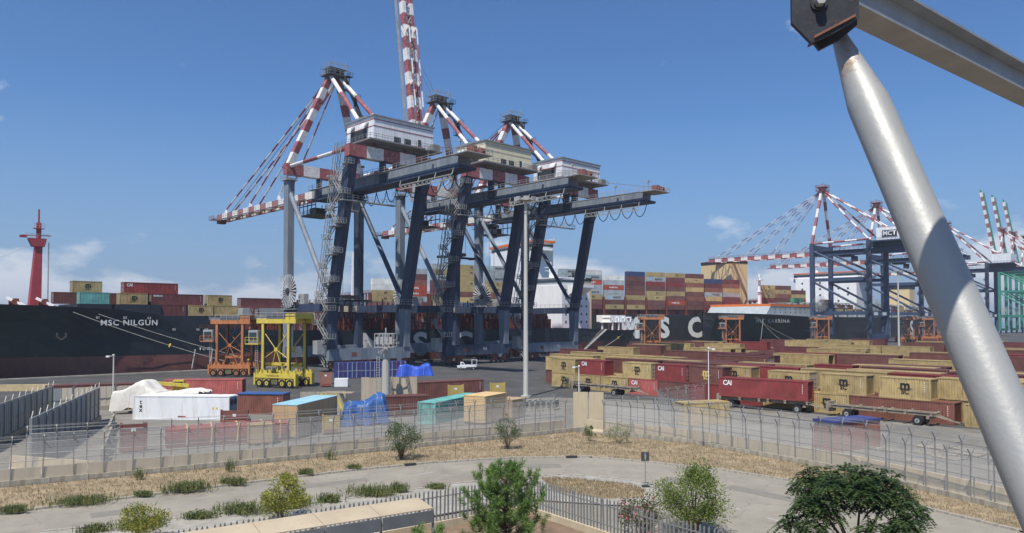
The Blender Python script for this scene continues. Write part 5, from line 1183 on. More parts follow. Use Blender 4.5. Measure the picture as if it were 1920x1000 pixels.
drape('tarpaulin', 'crumpled bright blue tarpaulin beside the striped blue stack', 'tarpaulin', (-22.0, 163.5, 0), R(18), 8.6, 4.2, lambda u, v: (2.2 + .5 * sin(u * 7) + .9 * u * u) * min(1, 9 * min(u, 1 - u, v, 1 - v) + .1), mat('bright_blue_tarpaulin', (.04, .10, .50), .35, var=.3, scale=.7, bump=.5, bscale=2))
# timber crates
def crate(label, loc, rz, L, W, H, mt_, top=None, group='timber crates in the fenced yard', feet=True):
    r = thing('timber_crate', label, 'crate', loc, rz, group)
    b = MB(); b.bb(-L / 2 + .04, L / 2 - .04, -W / 2 + .04, W / 2 - .04, .22, H - .03); b.build('box', mt_, r)
    nx = max(2, round(L / 1.25)); ny = max(2, round(W / 1.25))
    for i in range(nx):
        for s in (-1, 1): MB().bb(-L / 2 + i * L / nx + .012, -L / 2 + (i + 1) * L / nx - .012, s * W / 2 - .03 - (.012 if s > 0 else -.012) * 0, s * W / 2 + .03, .2, H - .04).build('panel', mt_, r)
    for i in range(ny):
        for s in (-1, 1): MB().bb(s * L / 2 - .03, s * L / 2 + .03, -W / 2 + .035 + i * (W - .07) / ny + .012, -W / 2 + .035 + (i + 1) * (W - .07) / ny - .012, .2, H - .04).build('panel', mt_, r)
    MB().bb(-L / 2 - .06, L / 2 + .06, -W / 2 - .06, W / 2 + .06, H - .03, H + .04).build('lid', top or mt_, r)
    for x in (-L / 2 + .3, 0, L / 2 - .3): MB().bb(x - .15, x + .15, -W / 2, W / 2, .0, .2).build('skid', PLY2, r)
    return r
crate('long timber crate with a pale blue sheet on top', (-22.55, 81.5, .01), R(79), 9.7, 2.75, 3.5, PLY, mat('pale_blue_sheet', (.28, .52, .62), .5, var=.2, scale=.6, c2=(.6, .62, .62), amt=.5))
crate('small tan plywood crate on skids next to the strapped pile', (-24.9, 73.6, .01), R(28), 2.2, 1.8, 2.0, PLY)
crate('bright plywood crate next to the teal container', (-3.2, 89.8, .01), R(62), 5.2, 2.9, 3.3, mat('new_plywood', (.58, .40, .20), .85, var=.1))
crate('low plywood crate with a broken side beside the bright crate', (-.2, 93.2, .01), R(62), 3.6, 2.4, 2.4, PLY)
# containers standing about the fenced yard
g_ = 'containers inside the fenced yard'
box_container('teal container with white lettering close to the wire fence', 'teal', 40, (-7.6, 92.9, .012), R(66), 'none', True, g_)
lettering('GOLD', CHALK, 1.0, bpy.data.objects[[o.name for o in bpy.data.objects if o.get('label', '').startswith('teal container with white')][0]], (-1.6, -1.23, 1.75), 0, .03)
box_container('long dark red container with a tan panel leaning on it', 'brown', 40, (-10.4, 118.6, .012), R(32), None, True, g_)
box_container('long pinkish red container behind the white canvas sheet', 'pink', 40, (-50.2, 121.5, .012), R(6), 'cai', False, g_)
box_container('dark brown container behind the slim lamp next to the metal wall', 'brown', 40, (-63.5, 112.5, .012), R(22), None, False, g_)
k_ = box_container('brown container capped with blue tarpaulin beside the white one', 'rust', 20, (-32.6, 97.6, .012), R(-5), None, True, g_)
MB().bb(-3.1, 3.1, -1.28, 1.28, 2.6, 2.72).build('tarpaulin_cap', TARP, k_)
box_container('tan container with sloping look close behind the right hand wire fence', 'tan', 20, (22.6, 88.4, .012), R(18), 'none', False, g_)
k_ = box_container('rust brown container with a dark blue tarpaulin top behind the fence', 'rust', 20, (32.3, 71.6, .012), R(24), 'none', True, g_)
MB().bb(-3.12, 3.12, -1.3, 1.3, 2.6, 2.8).build('tarpaulin_cap', TARP2, k_)
box_container('short brown container under the draped blue tarpaulin', 'brown', 20, (-13.9, 95.5, .012), R(18), 'none', True, g_)
# upright ends of flat racks
def rack_end(label, loc, rz, mt_, w=2.3, h=2.3):
    r = thing('flat_rack_end', label, 'flat rack', loc, rz, 'upright flat rack ends')
    MB().bb(-w / 2 + .1, w / 2 - .1, -.06, .06, .5, h).build('panel', mt_, r)
    for x in (-w / 2, w / 2): MB().bb(x - .1, x + .1, -.12, .12, .02, h + .1).build('post', mt_, r)
    MB().bb(-w / 2 + .1, w / 2 - .1, -.5, 1.2, .15, .4).build('base', RUST, r); MB().bb(-.2, .2, -.075, -.062, h - .7, h - .4).build('sticker', WHITE, r)
TANP = mat('tan_panel', (.42, .31, .10), .7, var=.15); BRP = mat('brown_panel', (.17, .06, .05), .75, var=.2)
rack_end('tan flat rack end standing alone near the tall lamp post', (-2.3, 117.6, .01), R(15), TANP)
rack_end('tan flat rack end leaning by the dark red container', (-8.6, 113.4, .01), R(20), TANP)
rack_end('brown flat rack end close to the yellow straddle carrier', (-34.3, 136.5, .01), R(10), mat('pale_brown_panel', (.27, .12, .09), .75, var=.2), 1.9, 2.6)
rack_end('brown flat rack end just behind the wire fence near the barriers', (-35.3, 69.3, .01), R(18), BRP, 2.1, 2.6)
rack_end('tan flat rack end beside the slim lamp and the metal wall', (-53.4, 101.8, .01), R(12), TANP, 1.4, 2.2)
rack_end('small tan flat rack end beside the long timber crate', (-19.5, 80.0, .01), R(14), TANP, 1.7, 2.0)
rack_end('dark brown flat rack end at the corner of the white container', (-33.0, 88.3, .01), R(-4), BRP, 3.2, 1.5)
# strapped low pile of folded flat racks
r = thing('strapped_pile', 'low pile of folded flat racks under a faded red sheet with pale straps', 'pile', (-28.6, 74.6, .01), R(27))
MB().bb(-5.6, 5.6, -1.2, 1.2, .02, 1.2).build('folded_racks', BRP, r)
s_ = MB(); s_.prism([(-1.25, .7), (-1.22, 1.75), (-.5, 2.0), (.6, 1.95), (1.22, 1.75), (1.25, .7)], -5.6, 5.6, 0, 'x'); s_.build('sheet', mat('faded_red_sheet', (.30, .085, .075), .7, var=.25, scale=.6, bump=.4, bscale=2), r)
for x in (-3.8, -1.6, .8, 3.2, 4.9):
    t_ = MB()
    for (a, b2) in (((-1.3, .2), (-1.26, 1.8)), ((-1.26, 1.8), (-.5, 2.05)), ((-.5, 2.05), (.6, 2.0)), ((.6, 2.0), (1.26, 1.8))): t_.bar((x, a[0], a[1]), (x + .1, b2[0], b2[1]), .14, .04)
    t_.build('strap', mat('pale_strap', (.55, .42, .2), .8), r)
# upright concrete slabs
r = thing('slab_stack', 'row of upright concrete slabs and boards around the thick mast', 'slabs', (-17.3, 104.6, .01), R(-6))
SLB = mat('pale_slab', (.36, .31, .24), .9, var=.2, scale=.8, c2=(.24, .2, .15), amt=.5, streak=True, bump=.2)
for i in range(7): MB().box((-3.5 + i * 1.16, random.uniform(-.15, .15), 2.1 + random.uniform(-.15, .1)), (1.12, .22, 4.2), 0, random.uniform(-.03, .03)).build('slab', SLB, r)
for i in range(6): MB().box((-3.0 + i * 1.16, 1.1 + random.uniform(-.15, .15), 2.0), (1.12, .22, 4.0), 0, random.uniform(-.03, .03)).build('slab', SLB, r)
# hazard striped concrete block with planks on top
r = thing('striped_block', 'concrete block with yellow and black hazard stripes and planks on top', 'concrete block', (-24.3, 101.5, .01), R(-4))
b = MB(); n = 9; w_ = 3.0
for i in range(n):
    x0, x1 = -w_ / 2 + i * w_ / n, -w_ / 2 + (i + 1) * w_ / n
    b.add([(x0 + .4, -.8, .0), (x1 + .4, -.8, 0), (x1 - .6, -.8, 2.3), (x0 - .6, -.8, 2.3)], [(0, 1, 2, 3)], i % 2)
b.add([(-1.1, -.79, 0), (1.9, -.79, 0), (.9, -.79, 2.3), (-2.1, -.79, 2.3), (-1.1, .8, 0), (1.9, .8, 0), (.9, .8, 2.3), (-2.1, .8, 2.3)], [(4, 7, 6, 5), (3, 2, 6, 7), (1, 5, 6, 2), (0, 3, 7, 4)], 0)
b.build('block', [GCON, mat('hazard_yellow', (.5, .4, .08), .8, var=.2)], r)
for i in range(3): MB().box((.4, -.6 + i * .5, 2.36 + i * .012), (4.6, .35, .08), 0, R(4 * i - 3)).build('plank', PLY2, r)
# blue striped stack
r = thing('sheeted_stack', 'long dark blue sheeted stack crossed by pale and red lashings', 'sheeted load', (-30.4, 159.4, .01), R(27))
b = MB(); b.bb(-7.6, 7.6, -1.4, 1.4, .02, 3.3); b.build('sheet', mat('navy_sheet', (.035, .045, .17), .55, var=.2, scale=.5, bump=.4, bscale=1.5), r)
for i in range(16):
    x = -7.3 + i * .97; MB().bb(x - .05, x + .05, -1.44, -1.402, .05, 3.34).build('lashing', RED if i % 4 == 1 else mat('pale_lashing', (.4, .42, .5), .8), r)
MB().bb(-7.6, 7.6, -1.45, -1.405, 1.5, 1.58).build('lashing', MATS['pale_lashing'], r)
r = MB(); r.bb(-1.2, 1.2, -.8, .8, .02, 1.5); tag(r.build('switch_cabinet', WHITE, None, (-31.5, 137.0, 0), R(6)), 'white cabinet next to the brown flat rack end', 'cabinet')
# concrete jersey barriers
def jersey(L): return [(-.32, 0), (.32, 0), (.32, .12), (.16, .38), (.11, 1.3), (-.11, 1.3), (-.16, .38), (-.32, .12)]
jme = MB().prism(jersey(3), -1.48, 1.48, 0, 'x').mesh('concrete_barrier', FCON)
jme2 = MB().prism([(a * .95, b * 1.0) for a, b in jersey(3)], -1.48, 1.48, 0, 'x').mesh('concrete_barrier', GCON)
def barrier(x, y, rz, label, group, me=jme): return tag(link('concrete_barrier', me, None, (x, y, .012), rz), label, 'barrier', group)
for x, y, a in ((-35.2, 111.2, 3), (-30.8, 113.2, 6), (-27.2, 114.6, 4)): barrier(x, y, R(a), 'grey concrete barrier on the asphalt near the yellow straddle carrier', 'barriers on the asphalt', jme2)
for p_, a in along([(-41.5, 71), (-38, 83), (-45, 94)], 3.05)[:0]: pass
for i in range(7): barrier(-35.5 - i * 1.7 - (i > 3) * .3, 64.6 + i * 3.5, R(115), 'dark concrete barrier in the line along the metal wall', 'barriers along the metal wall', jme2)
rr = random.Random(3)
lf = [(-36.6, 55.0), (-21.3, 63.7), (6.3, 81.9)]; rf_ = [(9.4, 81.2), (18.3, 73.9), (27.9, 59.9), (33.2, 46.2), (36, 38)]
for p_, a in along(lf, 3.03): barrier(p_.x, p_.y, a + rr.uniform(-.02, .02), 'cream concrete barrier in the row behind the left wire fence', 'barriers behind the wire fence')
for p_, a in along(rf_, 3.03): barrier(p_.x, p_.y, a + rr.uniform(-.02, .02), 'cream concrete barrier in the row behind the right wire fence', 'barriers behind the wire fence')
for i in range(3): barrier(-39.2 + i * 2.9, 59.9 - i * .9, R(-16), 'cream concrete barrier at the end of the metal wall', 'barriers at the wall end')
for i in range(8): barrier(.6 + i * .75, 101 + (i % 2) * .25, R(70), 'white streaked barrier in the bundle by the tall lamp post', 'bundled barriers', jme2)
# tall concrete corner panels
for i, (x, y) in enumerate(((7.6, 82.2), (9.3, 81.9))):
    MBp = MB(); MBp.box((0, 0, 2.15), (1.62, .2, 4.3)); MBp.box((0, .35, .15), (1.62, .9, .3)); tag(MBp.build('wall_panel', FCON, None, (x, y, .012), R(-10)), 'tall cream concrete wall panel at the fence corner', 'wall panel', 'corner wall panels')
# planks and pallets on the ground on the right
for i in range(12):
    x, y = 38.5 + rr.uniform(-4.5, 4.5), 67 + rr.uniform(-5, 5); p = thing('pallet', 'weathered pallet lying in the yard behind the right wire fence', 'pallet', (x, y, .012), R(rr.uniform(-70, -40)), 'pallets behind the right fence')
    for k in range(5): MB().bb(-1.2, 1.2, -.6 + k * .27, -.45 + k * .27, .12, .15).build('board', SLB, p)
    for k in (-1.1, 0, 1.1): MB().bb(k - .06, k + .06, -.6, .63, 0, .12).build('bearer', SLB, p)
# masts and lamps
POLE = mat('pale_pole', (.50, .49, .44), .6, var=.1, scale=.5, c2=(.35, .33, .28), amt=.3, streak=True)
def lamp_post(label, loc, h, r0, r1, head='flood', rz=0, mt_=POLE):
    r = thing('lamp_post', label, 'lamp post', loc, rz); MB().tube((0, 0, 0), (0, 0, h), r0, r1, 14).build('pole', mt_, r, smooth=False)
    MB().tube((0, 0, 0), (0, 0, .25), r0 * 1.9, r0 * 1.9, 14).build('base_flange', mt_, r)
    if head == 'flood':
        c = MB(); c.tube((0, 0, h - .1), (0, 0, h + .25), 1.2 if r0 > .3 else .7, 1.2 if r0 > .3 else .7, 16); c.build('head_ring', GALV, r)
        for k in range(8):
            t_ = 2 * pi * k / 8; MB().box((1.75 * cos(t_), 1.75 * sin(t_), h + .05), (.25, .8, .65), 0, t_).build('floodlight', GALV, r)
        MB().path([(1.5 * cos(2 * pi * k / 12), 1.5 * sin(2 * pi * k / 12), h) for k in range(13)], .06, 4).build('light_frame', GALV, r)
    elif head == 'cam':
        MB().bar((0, 0, h - .1), (-.8, 0, h - .05), .07).build('arm', mt_, r); MB().bb(-1.0, -.55, -.1, .1, h - .25, h - .05).build('camera_housing', WHITE, r); MB().tube((-.1, 0, h), (.1, 0, h), .16, .16, 10).build('cap', mt_, r)
    return r
lamp_post('tall slim cream lamp post in front of the third crane', (2.2, 118.0, .01), 31.5, .42, .24)
m_ = lamp_post('thick grey mast with a square light cage rising from upright slabs', (-17.2, 100.9, .01), 9.0, .62, .5, None, 0, mat('mast_concrete', (.40, .39, .35), .8, var=.12, streak=True))
cg = MB()
for z in (8.6, 9.5, 10.4):
    for a, b2 in (((-1.3, -1.3), (1.3, -1.3)), ((1.3, -1.3), (1.3, 1.3)), ((1.3, 1.3), (-1.3, 1.3)), ((-1.3, 1.3), (-1.3, -1.3))): cg.bar((*a, z), (*b2, z), .1)
for x in (-1.3, -.65, 0, .65, 1.3):
    for y in (-1.3, 1.3): cg.bar((x, y, 8.6), (x, y, 10.4), .09)
for x in (-1.2, 1.2): cg.bar((x, 0, 9.2), (0, 0, 9.0), .12)
cg.build('light_cage', GALV, m_)
for x in (-.9, -.3, .3, .9): MB().bb(x - .22, x + .22, -1.5, -1.36, 9.0, 10.0).build('floodlight', GALV, m_)
MB().tube((0, 0, 9), (0, 0, 11.2), .12, .1, 8).build('lightning_rod', GALV, m_)
ld = MB()
for x in (-1.1, -.7): ld.bar((x, -.75, 1), (x, -.75, 8.6), .06)
for i in range(22): ld.bar((-1.1, -.75, 1.1 + i * .34), (-.7, -.75, 1.1 + i * .34), .05)
ld.build('ladder', GALV, m_)
lamp_post('tall grey lamp mast standing before the blue crane with the dark name board', Q(262, -38, .01), 34, .45, .3)
lamp_post('distant lamp mast in front of the green cranes', Q(520, -75, .01), 36, .6, .4)
lamp_post('slim grey lamp with a camera beside the metal wall', (-52.6, 97.8, .01), 7.6, .11, .08, 'cam')
lamp_post('slim white lamp in front of the bright red container with locking bars', (29.6, 111.6, .01), 8.0, .09, .06, 'cam', pi, WHITE)
lamp_post('slim lamp in front of the first tan container', (10.2, 113.0, .01), 5.2, .08, .06, 'cam', 0, WHITE)
# ================================================================== fences and walls
POST = mat('galvanised_post', (0.26, 0.26, 0.25), 0.55, metal=.3, var=0.2, scale=1.5)
def mesh_mat():
    m, nt, b = nodes_of('woven_wire_mesh'); L = nt.links.new
    b.inputs['Base Color'].default_value = (.52, .50, .46, 1); b.inputs['Roughness'].default_value = .7
    tr = nt.nodes.new('ShaderNodeBsdfTransparent'); mx = nt.nodes.new('ShaderNodeMixShader'); mx.inputs[0].default_value = .30
    L(tr.outputs[0], mx.inputs[1]); L(b.outputs[0], mx.inputs[2]); L(mx.outputs[0], nt.nodes['Material Output'].inputs[0])
    return m
MESH = mesh_mat()
pm = MB(); pm.bb(-.035, .035, -.035, .035, 0, 2.75); pm.bar((0, 0, 2.72), (0, -.32, 3.2), .06); pm.bar((0, 0, 2.72), (0, .32, 3.2), .06)
POSTM = pm.mesh('post', POST)
def wire_fence(label, line, z0, step=2.0, braces=False, group='wire security fences'):
    pts = along(line, step); root = thing('wire_fence', label, 'fence', (pts[0][0].x, pts[0][0].y, z0), 0, group); o0 = Vector((pts[0][0].x, pts[0][0].y, 0))
    rr = random.Random(len(pts))
    for i, (p, a) in enumerate(pts):
        d = p - o0; o = link('post', POSTM, root, (d.x, d.y, 0), a); o.rotation_euler = (rr.uniform(-.02, .02), rr.uniform(-.02, .02), a)
        if braces and i % 4 == 2: MB().bar((d.x + .28 * cos(a), d.y + .28 * sin(a), 0), (d.x + .28 * cos(a), d.y + .28 * sin(a), 1.3), .06).build('brace_post', POST, root)
        if i + 1 < len(pts):
            e = pts[i + 1][0] - o0
            m = MB(); m.add([(d.x, d.y, .05), (e.x, e.y, .05), (e.x, e.y, 2.7), (d.x, d.y, 2.7)], [(0, 1, 2, 3)]); m.build('mesh_panel', MESH, root)
    rail = MB()
    for z, dy in ((1.35, 0), (2.68, 0)):
        rail.path([(p - o0) + Vector((0, 0, z)) for p, a in pts], .022, 4)
    for dy, z in ((-.32, 3.18), (.32, 3.18), (-.18, 2.98), (.18, 2.98)):
        rail.path([(p - o0) + Vector((-sin(a) * dy, cos(a) * dy, z)) for p, a in pts], .012, 3)
    tag(rail.build('tension_wire', POST, root), kind='stuff')
    return root
nl = [(-62, 38.3), (-37.2, 54.4), (-21.6, 63.2), (6.4, 81.1)]; nr = [(9.9, 80.2), (17.7, 73.3), (27.0, 59.5), (32.0, 46.4), (36.2, 35)]
wire_fence('wire fence with forked posts on the low wall along the left road verge', nl, .5)
wire_fence('wire fence with forked posts on the low wall along the right road verge', nr, .5, 1.7, True)
wire_fence('second wire fence with forked posts behind the left barriers', [(-38.6, 59.0), (-22.8, 66.7), (5.4, 84.6)], .01, 2.1).scale = (1, 1, 1.2)
wire_fence('second wire fence with forked posts behind the right barriers', [(10.6, 84.4), (20.4, 76.2), (30.4, 61.4), (36.0, 47.5)], .01, 2.1).scale = (1, 1, 1.2)
wire_fence('short wire fence running back from the tan container', [(17.6, 78.8), (19.0, 97.5), (28.6, 107.5)], .01, 2.4)
# low retaining wall under the near fence, in cast lengths
for lab, line in (('low weathered concrete wall under the left wire fence', nl), ('low weathered concrete wall under the right wire fence', nr)):
    r = thing('low_wall', lab, 'wall', (*line[0], 0))
    for p, a in along(line, 2.5):
        MB().box((1.24, 0, .25), (2.47, .26, .5)).build('wall_panel', GCON, r, (p.x - line[0][0], p.y - line[0][1], random.uniform(-.02, .02)), a)
# corrugated metal walls on the left
SHEET = mat('grey_sheet_metal', (.30, .32, .32), .6, metal=.1, var=.18, scale=.6, c2=(.22, .21, .19), amt=.5, streak=True); SHEET2 = mat('sunlit_cream_sheet_metal', (.52, .46, .36), .7, var=.1, streak=True)  # cream copy paints the sunlit far stretch into the sheets; also the cream end wall
def sheet_wall(label, a, b, h, split=.72):
    a = Vector((*a, 0)); b = Vector((*b, 0)); L = (b - a).length; d = (b - a) / L; ang = atan2(d.y, d.x); r = thing('sheet_wall', label, 'wall', a, ang, 'sheet metal walls')
    n = int(L / 1.25)
    for i in range(n):
        x0 = i * L / n; x1 = (i + 1) * L / n; m = MB(); k = 4
        for j in range(k):
            xa = x0 + (x1 - x0 - .02) * j / k; xb = x0 + (x1 - x0 - .02) * (j + 1) / k; m.bb(xa + .004, xb - .004, -.03 - .03 * (j % 2), .03, .62, h)
        m.build('sheet', SHEET2 if i / n > split else SHEET, r)  # past the split the sunlit look is in the sheet colour
    for i in range(int(L / 2.5) + 1):
        p = MB(); p.bb(i * 2.5 - .05, i * 2.5 + .05, -.18, -.065, .62, h + .05); p.bar((i * 2.5, -.1, h), (i * 2.5 + .5, -.1, h + .55), .06); p.build('post', POST, r)
    MB().bb(0, L, -.12, -.07, h * .5, h * .5 + .08).build('rail', POST, r); MB().bb(0, L, -.25, .25, 0, .6).build('plinth', GCON, r)
sheet_wall('grey sheet metal wall running back from the cream barriers', (-40.0, 61.6), (-50.6, 91.0), 4.1)
sheet_wall('second grey sheet metal wall, further left, with slanting brackets on top', (-46.0, 60.5), (-58.0, 93.5), 4.0, .9)
sheet_wall('cream wall length closing the end of the metal walls', (-61, 98), (-52.2, 103.5), 3.2, 0)
# pale beam lying along the quay behind the walls
tag(MB().bar(Vector((-92, 127.5, .55)), Vector((-62, 131.5, .55)), .7, 1.1).build('fender_beam', mat('yellowish_beam', (.45, .36, .2), .8, var=.2)), 'long pale yellow beam lying along the quay below the bow', 'beam')
# palisade fence round the planted plot
BAR = mat('palisade_grey', (.21, .215, .205), .6, metal=.15, var=.15, scale=2)
bm_ = MB(); bm_.bb(-.045, .045, -.025, .025, .5, 2.25); bm_.prism([(-.045, 2.25), (.045, 2.25), (0, 2.36)], -.02, .02, 0, 'y'); BARM = bm_.mesh('bar', BAR)
for lab, line in (('grey palisade fence on the side towards the beige canopy', [(.9, 47.4), (-20, 32.4)]), ('grey palisade fence on the side towards the oleander', [(.9, 47.4), (12.2, 32.2)])):
    a = Vector((*line[0], 0)); b = Vector((*line[1], 0)); L = (b - a).length; d = (b - a) / L; r = thing('palisade_fence', lab, 'fence', a, atan2(d.y, d.x), 'palisade fences')
    n = int(L / .27)
    for i in range(n):
        o = link('bar', BARM, r, (i * .27 + .08, 0, random.uniform(-.02, .02)), 0); o.rotation_euler = (random.uniform(-.015, .015), random.uniform(-.02, .02), random.uniform(-.06, .06))
    for z in (.85, 1.9): MB().bb(0, L, -.03, -.028 + .05, z, z + .06).build('rail', BAR, r)
    MB().bb(-.1, L, -.14, .14, 0, .52).build('plinth', FCON, r)
# canopy over the parking places
r = thing('canopy', 'beige sheet canopy on posts over a parked black car', 'canopy', (-4.6, 39.3, .12), R(214))
CANP = mat('beige_canopy_sheet', (.44, .36, .25), .75, var=.12, scale=.5, c2=(.40, .31, .2), amt=.4); FAS = mat('grey_fascia', (.16, .17, .17), .6, var=.15)
for i in range(6): MB().prism([(-.75, 2.62), (.95, 2.42), (.95, 2.47), (-.75, 2.67)], i * 2.9 + .01, i * 2.9 + 2.88, 0, 'x').build('roof_sheet', CANP, r)
for i in range(6):
    MB().bb(i * 2.9 + .05, i * 2.9 + 2.85, 1.0, 1.05, 1.75, 2.38).build('fascia_panel', FAS, r)
    p = MB(); p.bb(i * 2.9 - .05, i * 2.9 + .05, .86, .96, 0, 2.4); p.bb(i * 2.9 - .05, i * 2.9 + .05, -.7, -.6, 0, 2.6); p.bar((i * 2.9, -.65, 2.56), (i * 2.9, .9, 2.38), .08); p.build('post', GALV, r)
# road sign seen from behind
r = thing('road_sign', 'road sign seen from the back on a thin grey post by the traffic island', 'sign', (9.75, 54.4, .12))
MB().tube((0, 0, 0), (0, 0, 2.5), .035, .035, 10).build('post', POST, r); MB().bb(-.3, .3, .04, .07, 1.85, 2.5).build('panel', mat('sign_back', (.06, .062, .06), .6), r); MB().bb(-.05, .05, -.03, .035, 2.0, 2.35).build('bracket', GALV, r); MB().bb(-.25, .3, -.2, .2, 0, .1).build('foot', DARK, r)
tag(MB().bar((0, 0, 0), (.05, 0, 1.7), .05).build('stake', RUST, None, (-5.0, 65.6, .1)), 'thin rusty stake standing in the dry verge', 'stake')

# ================================================================== steelwork beside the camera
def pipe_mat():
    m, nt, b = nodes_of('silver_painted_pipe'); L = nt.links.new; tc = nt.nodes.new('ShaderNodeTexCoord')
    n = nt.nodes.new('ShaderNodeTexNoise'); n.inputs['Scale'].default_value = 9; n.inputs['Detail'].default_value = 8; n.inputs['Roughness'].default_value = .65; L(tc.outputs['Object'], n.inputs['Vector'])
    r = nt.nodes.new('ShaderNodeMapRange'); r.inputs[1].default_value = .35; r.inputs[2].default_value = .7; r.inputs[3].default_value = .42; r.inputs[4].default_value = .6; L(n.outputs['Fac'], r.inputs[0]); L(r.outputs[0], b.inputs['Roughness'])
    n2 = nt.nodes.new('ShaderNodeTexNoise'); n2.inputs['Scale'].default_value = 14; n2.inputs['Detail'].default_value = 9; n2.inputs['Roughness'].default_value = .75; L(tc.outputs['Object'], n2.inputs['Vector'])
    sp = nt.nodes.new('ShaderNodeSeparateXYZ'); L(tc.outputs['Object'], sp.inputs[0])
    hz = nt.nodes.new('ShaderNodeMapRange'); hz.inputs[1].default_value = 2.25; hz.inputs[2].default_value = 2.75; hz.inputs[3].default_value = -.1; hz.inputs[4].default_value = .13; L(sp.outputs['Z'], hz.inputs[0])
    ad = nt.nodes.new('ShaderNodeMath'); L(n2.outputs['Fac'], ad.inputs[0]); L(hz.outputs[0], ad.inputs[1])
    rr_ = nt.nodes.new('ShaderNodeMapRange'); rr_.inputs[1].default_value = .66; rr_.inputs[2].default_value = .76; rr_.inputs[4].default_value = .85; L(ad.outputs[0], rr_.inputs[0])
    mx = nt.nodes.new('ShaderNodeMixRGB'); mx.inputs[1].default_value = (.34, .335, .315, 1); mx.inputs[2].default_value = (.26, .15, .08, 1); L(rr_.outputs[0], mx.inputs[0]); L(mx.outputs[0], b.inputs['Base Color'])
    mm = nt.nodes.new('ShaderNodeMath'); mm.operation = 'MULTIPLY_ADD'; mm.inputs[1].default_value = -.22; mm.inputs[2].default_value = .25; L(rr_.outputs[0], mm.inputs[0]); L(mm.outputs[0], b.inputs['Metallic'])
    bp = nt.nodes.new('ShaderNodeBump'); bp.inputs['Strength'].default_value = .25; bp.inputs['Distance'].default_value = .004; n3 = nt.nodes.new('ShaderNodeTexNoise'); n3.inputs['Scale'].default_value = 60; n3.inputs['Detail'].default_value = 3; L(tc.outputs['Object'], n3.inputs['Vector']); L(n3.outputs['Fac'], bp.inputs['Height']); L(bp.outputs[0], b.inputs['Normal'])
    return m
PT = Vector((1.44, 2.96, 13.17)); PB = Vector((1.57, 2.48, 12.16)); PD = (PT - PB).normalized()
foot = PB + PD * ((10.62 - PB.z) / PD.z)
pr_ = thing('slanting_pipe', 'thick silver slanting pipe with a rust stained tapered top', 'pipe', foot)
pts = [(0, .08), ((PT - foot).length - .02, .08), ((PT - foot).length + .01, .079), ((PT - foot).length + .40, .028)]
m = MB()
for (a, ra), (b2, rb) in zip(pts[:-1], pts[1:]): m.tube(PD * a, PD * b2, ra, rb, 48, 0, False)
PIPEM = pipe_mat(); m.build('pipe', PIPEM, pr_, smooth=True)
MB().tube(PD * -.02, PD * .03, .16, .16, 24).build('base_plate', DARK, pr_)
BEAMM = mat('galvanised_beam', (.33, .335, .34), .5, metal=.3, var=.15, scale=5, c2=(.33, .33, .32), amt=.4)
BD = Vector((.79, .61, 0)).normalized(); BN = Vector((-BD.y, BD.x, 0))
def hbeam(label, start, d, L, zb):
    ang = atan2(d.y, d.x); r = thing('steel_beam', label, 'beam', (start.x, start.y, zb), ang)
    m = MB(); m.bb(0, L, -.065, .065, 0, .012); m.build('lower_flange', BEAMM, r); MB().bb(0, L, -.065, .065, .148, .16).build('upper_flange', BEAMM, r); MB().bb(0, L, -.005, .005, .012, .148).build('web', BEAMM, r)
    return r
hbeam('grey steel beam running away from the rusty bracket above the pipe', Vector((1.33, 3.0, 0)), BD, 6.0, 13.59)
PS = Vector((1.293, 1.99, 0)) - BD * 2.6
hbeam('second grey steel beam, out of view, set to cast the shadow on the pipe', PS, BD, 6.5, 13.59)  # added beam out of view, placed so its shadow band crosses the pipe
for q_ in (PS, PS + BD * 6.4):  # added unseen posts that hold up the shadow-casting beam
    tag(MB().tube((0, 0, 0), (0, 0, 13.58 - 10.62), .05, .05, 16).build('steel_post', BEAMM, None, (q_.x, min(q_.y, 2.2) if q_.y < 2.3 else q_.y, 10.62)), 'round steel post carrying the second beam on the terrace', 'post', 'terrace posts')
BRK = mat('rusty_black_bracket', (.035, .038, .045), .55, metal=.3, var=.3, scale=14, c2=(.13, .07, .05), amt=.7, thr=.55)
r = thing('gusset_bracket', 'dark rusty gusset bracket with a hexagonal bolt joining pipe and beam', 'bracket', (1.28, 3.0, 13.5), R(-8))
pl = [(-.135, .30), (.125, .30), (.125, .02), (.04, -.035), (-.06, -.075), (-.135, .01)]
MB().prism(pl, -.012, .012, 0, 'y').build('gusset_plate', BRK, r, (0, -.03, 0)); MB().prism([(a * .8 + .04, b2 * 1.0 - .004) for a, b2 in pl], -.012, .012, 0, 'y').build('gusset_plate', BRK, r, (0, .045, 0))
MB().prism([(-.05, -.06), (.11, .02), (.11, .03), (-.05, -.05)], -.05, .06, 0, 'y').build('stiffener', mat('rusty_plate', (.2, .09, .06), .8, var=.3, scale=20), r, (0, 0, .0))
MB().tube((-.03, -.05, .085), (-.03, -.085, .085), .021, .021, 6).build('bolt', GALV, r); MB().tube((-.03, -.04, .085), (-.03, -.05, .085), .034, .034, 16).build('washer', BRK, r)
tag(MB().bb(-9, 9, -8, 2.3, 10.4, 10.62).build('terrace', GCON), kind='structure'); tag(MB().bb(-8.6, 8.6, -7.8, 1.6, .13, 10.4).build('building_base', GCON), kind='structure')
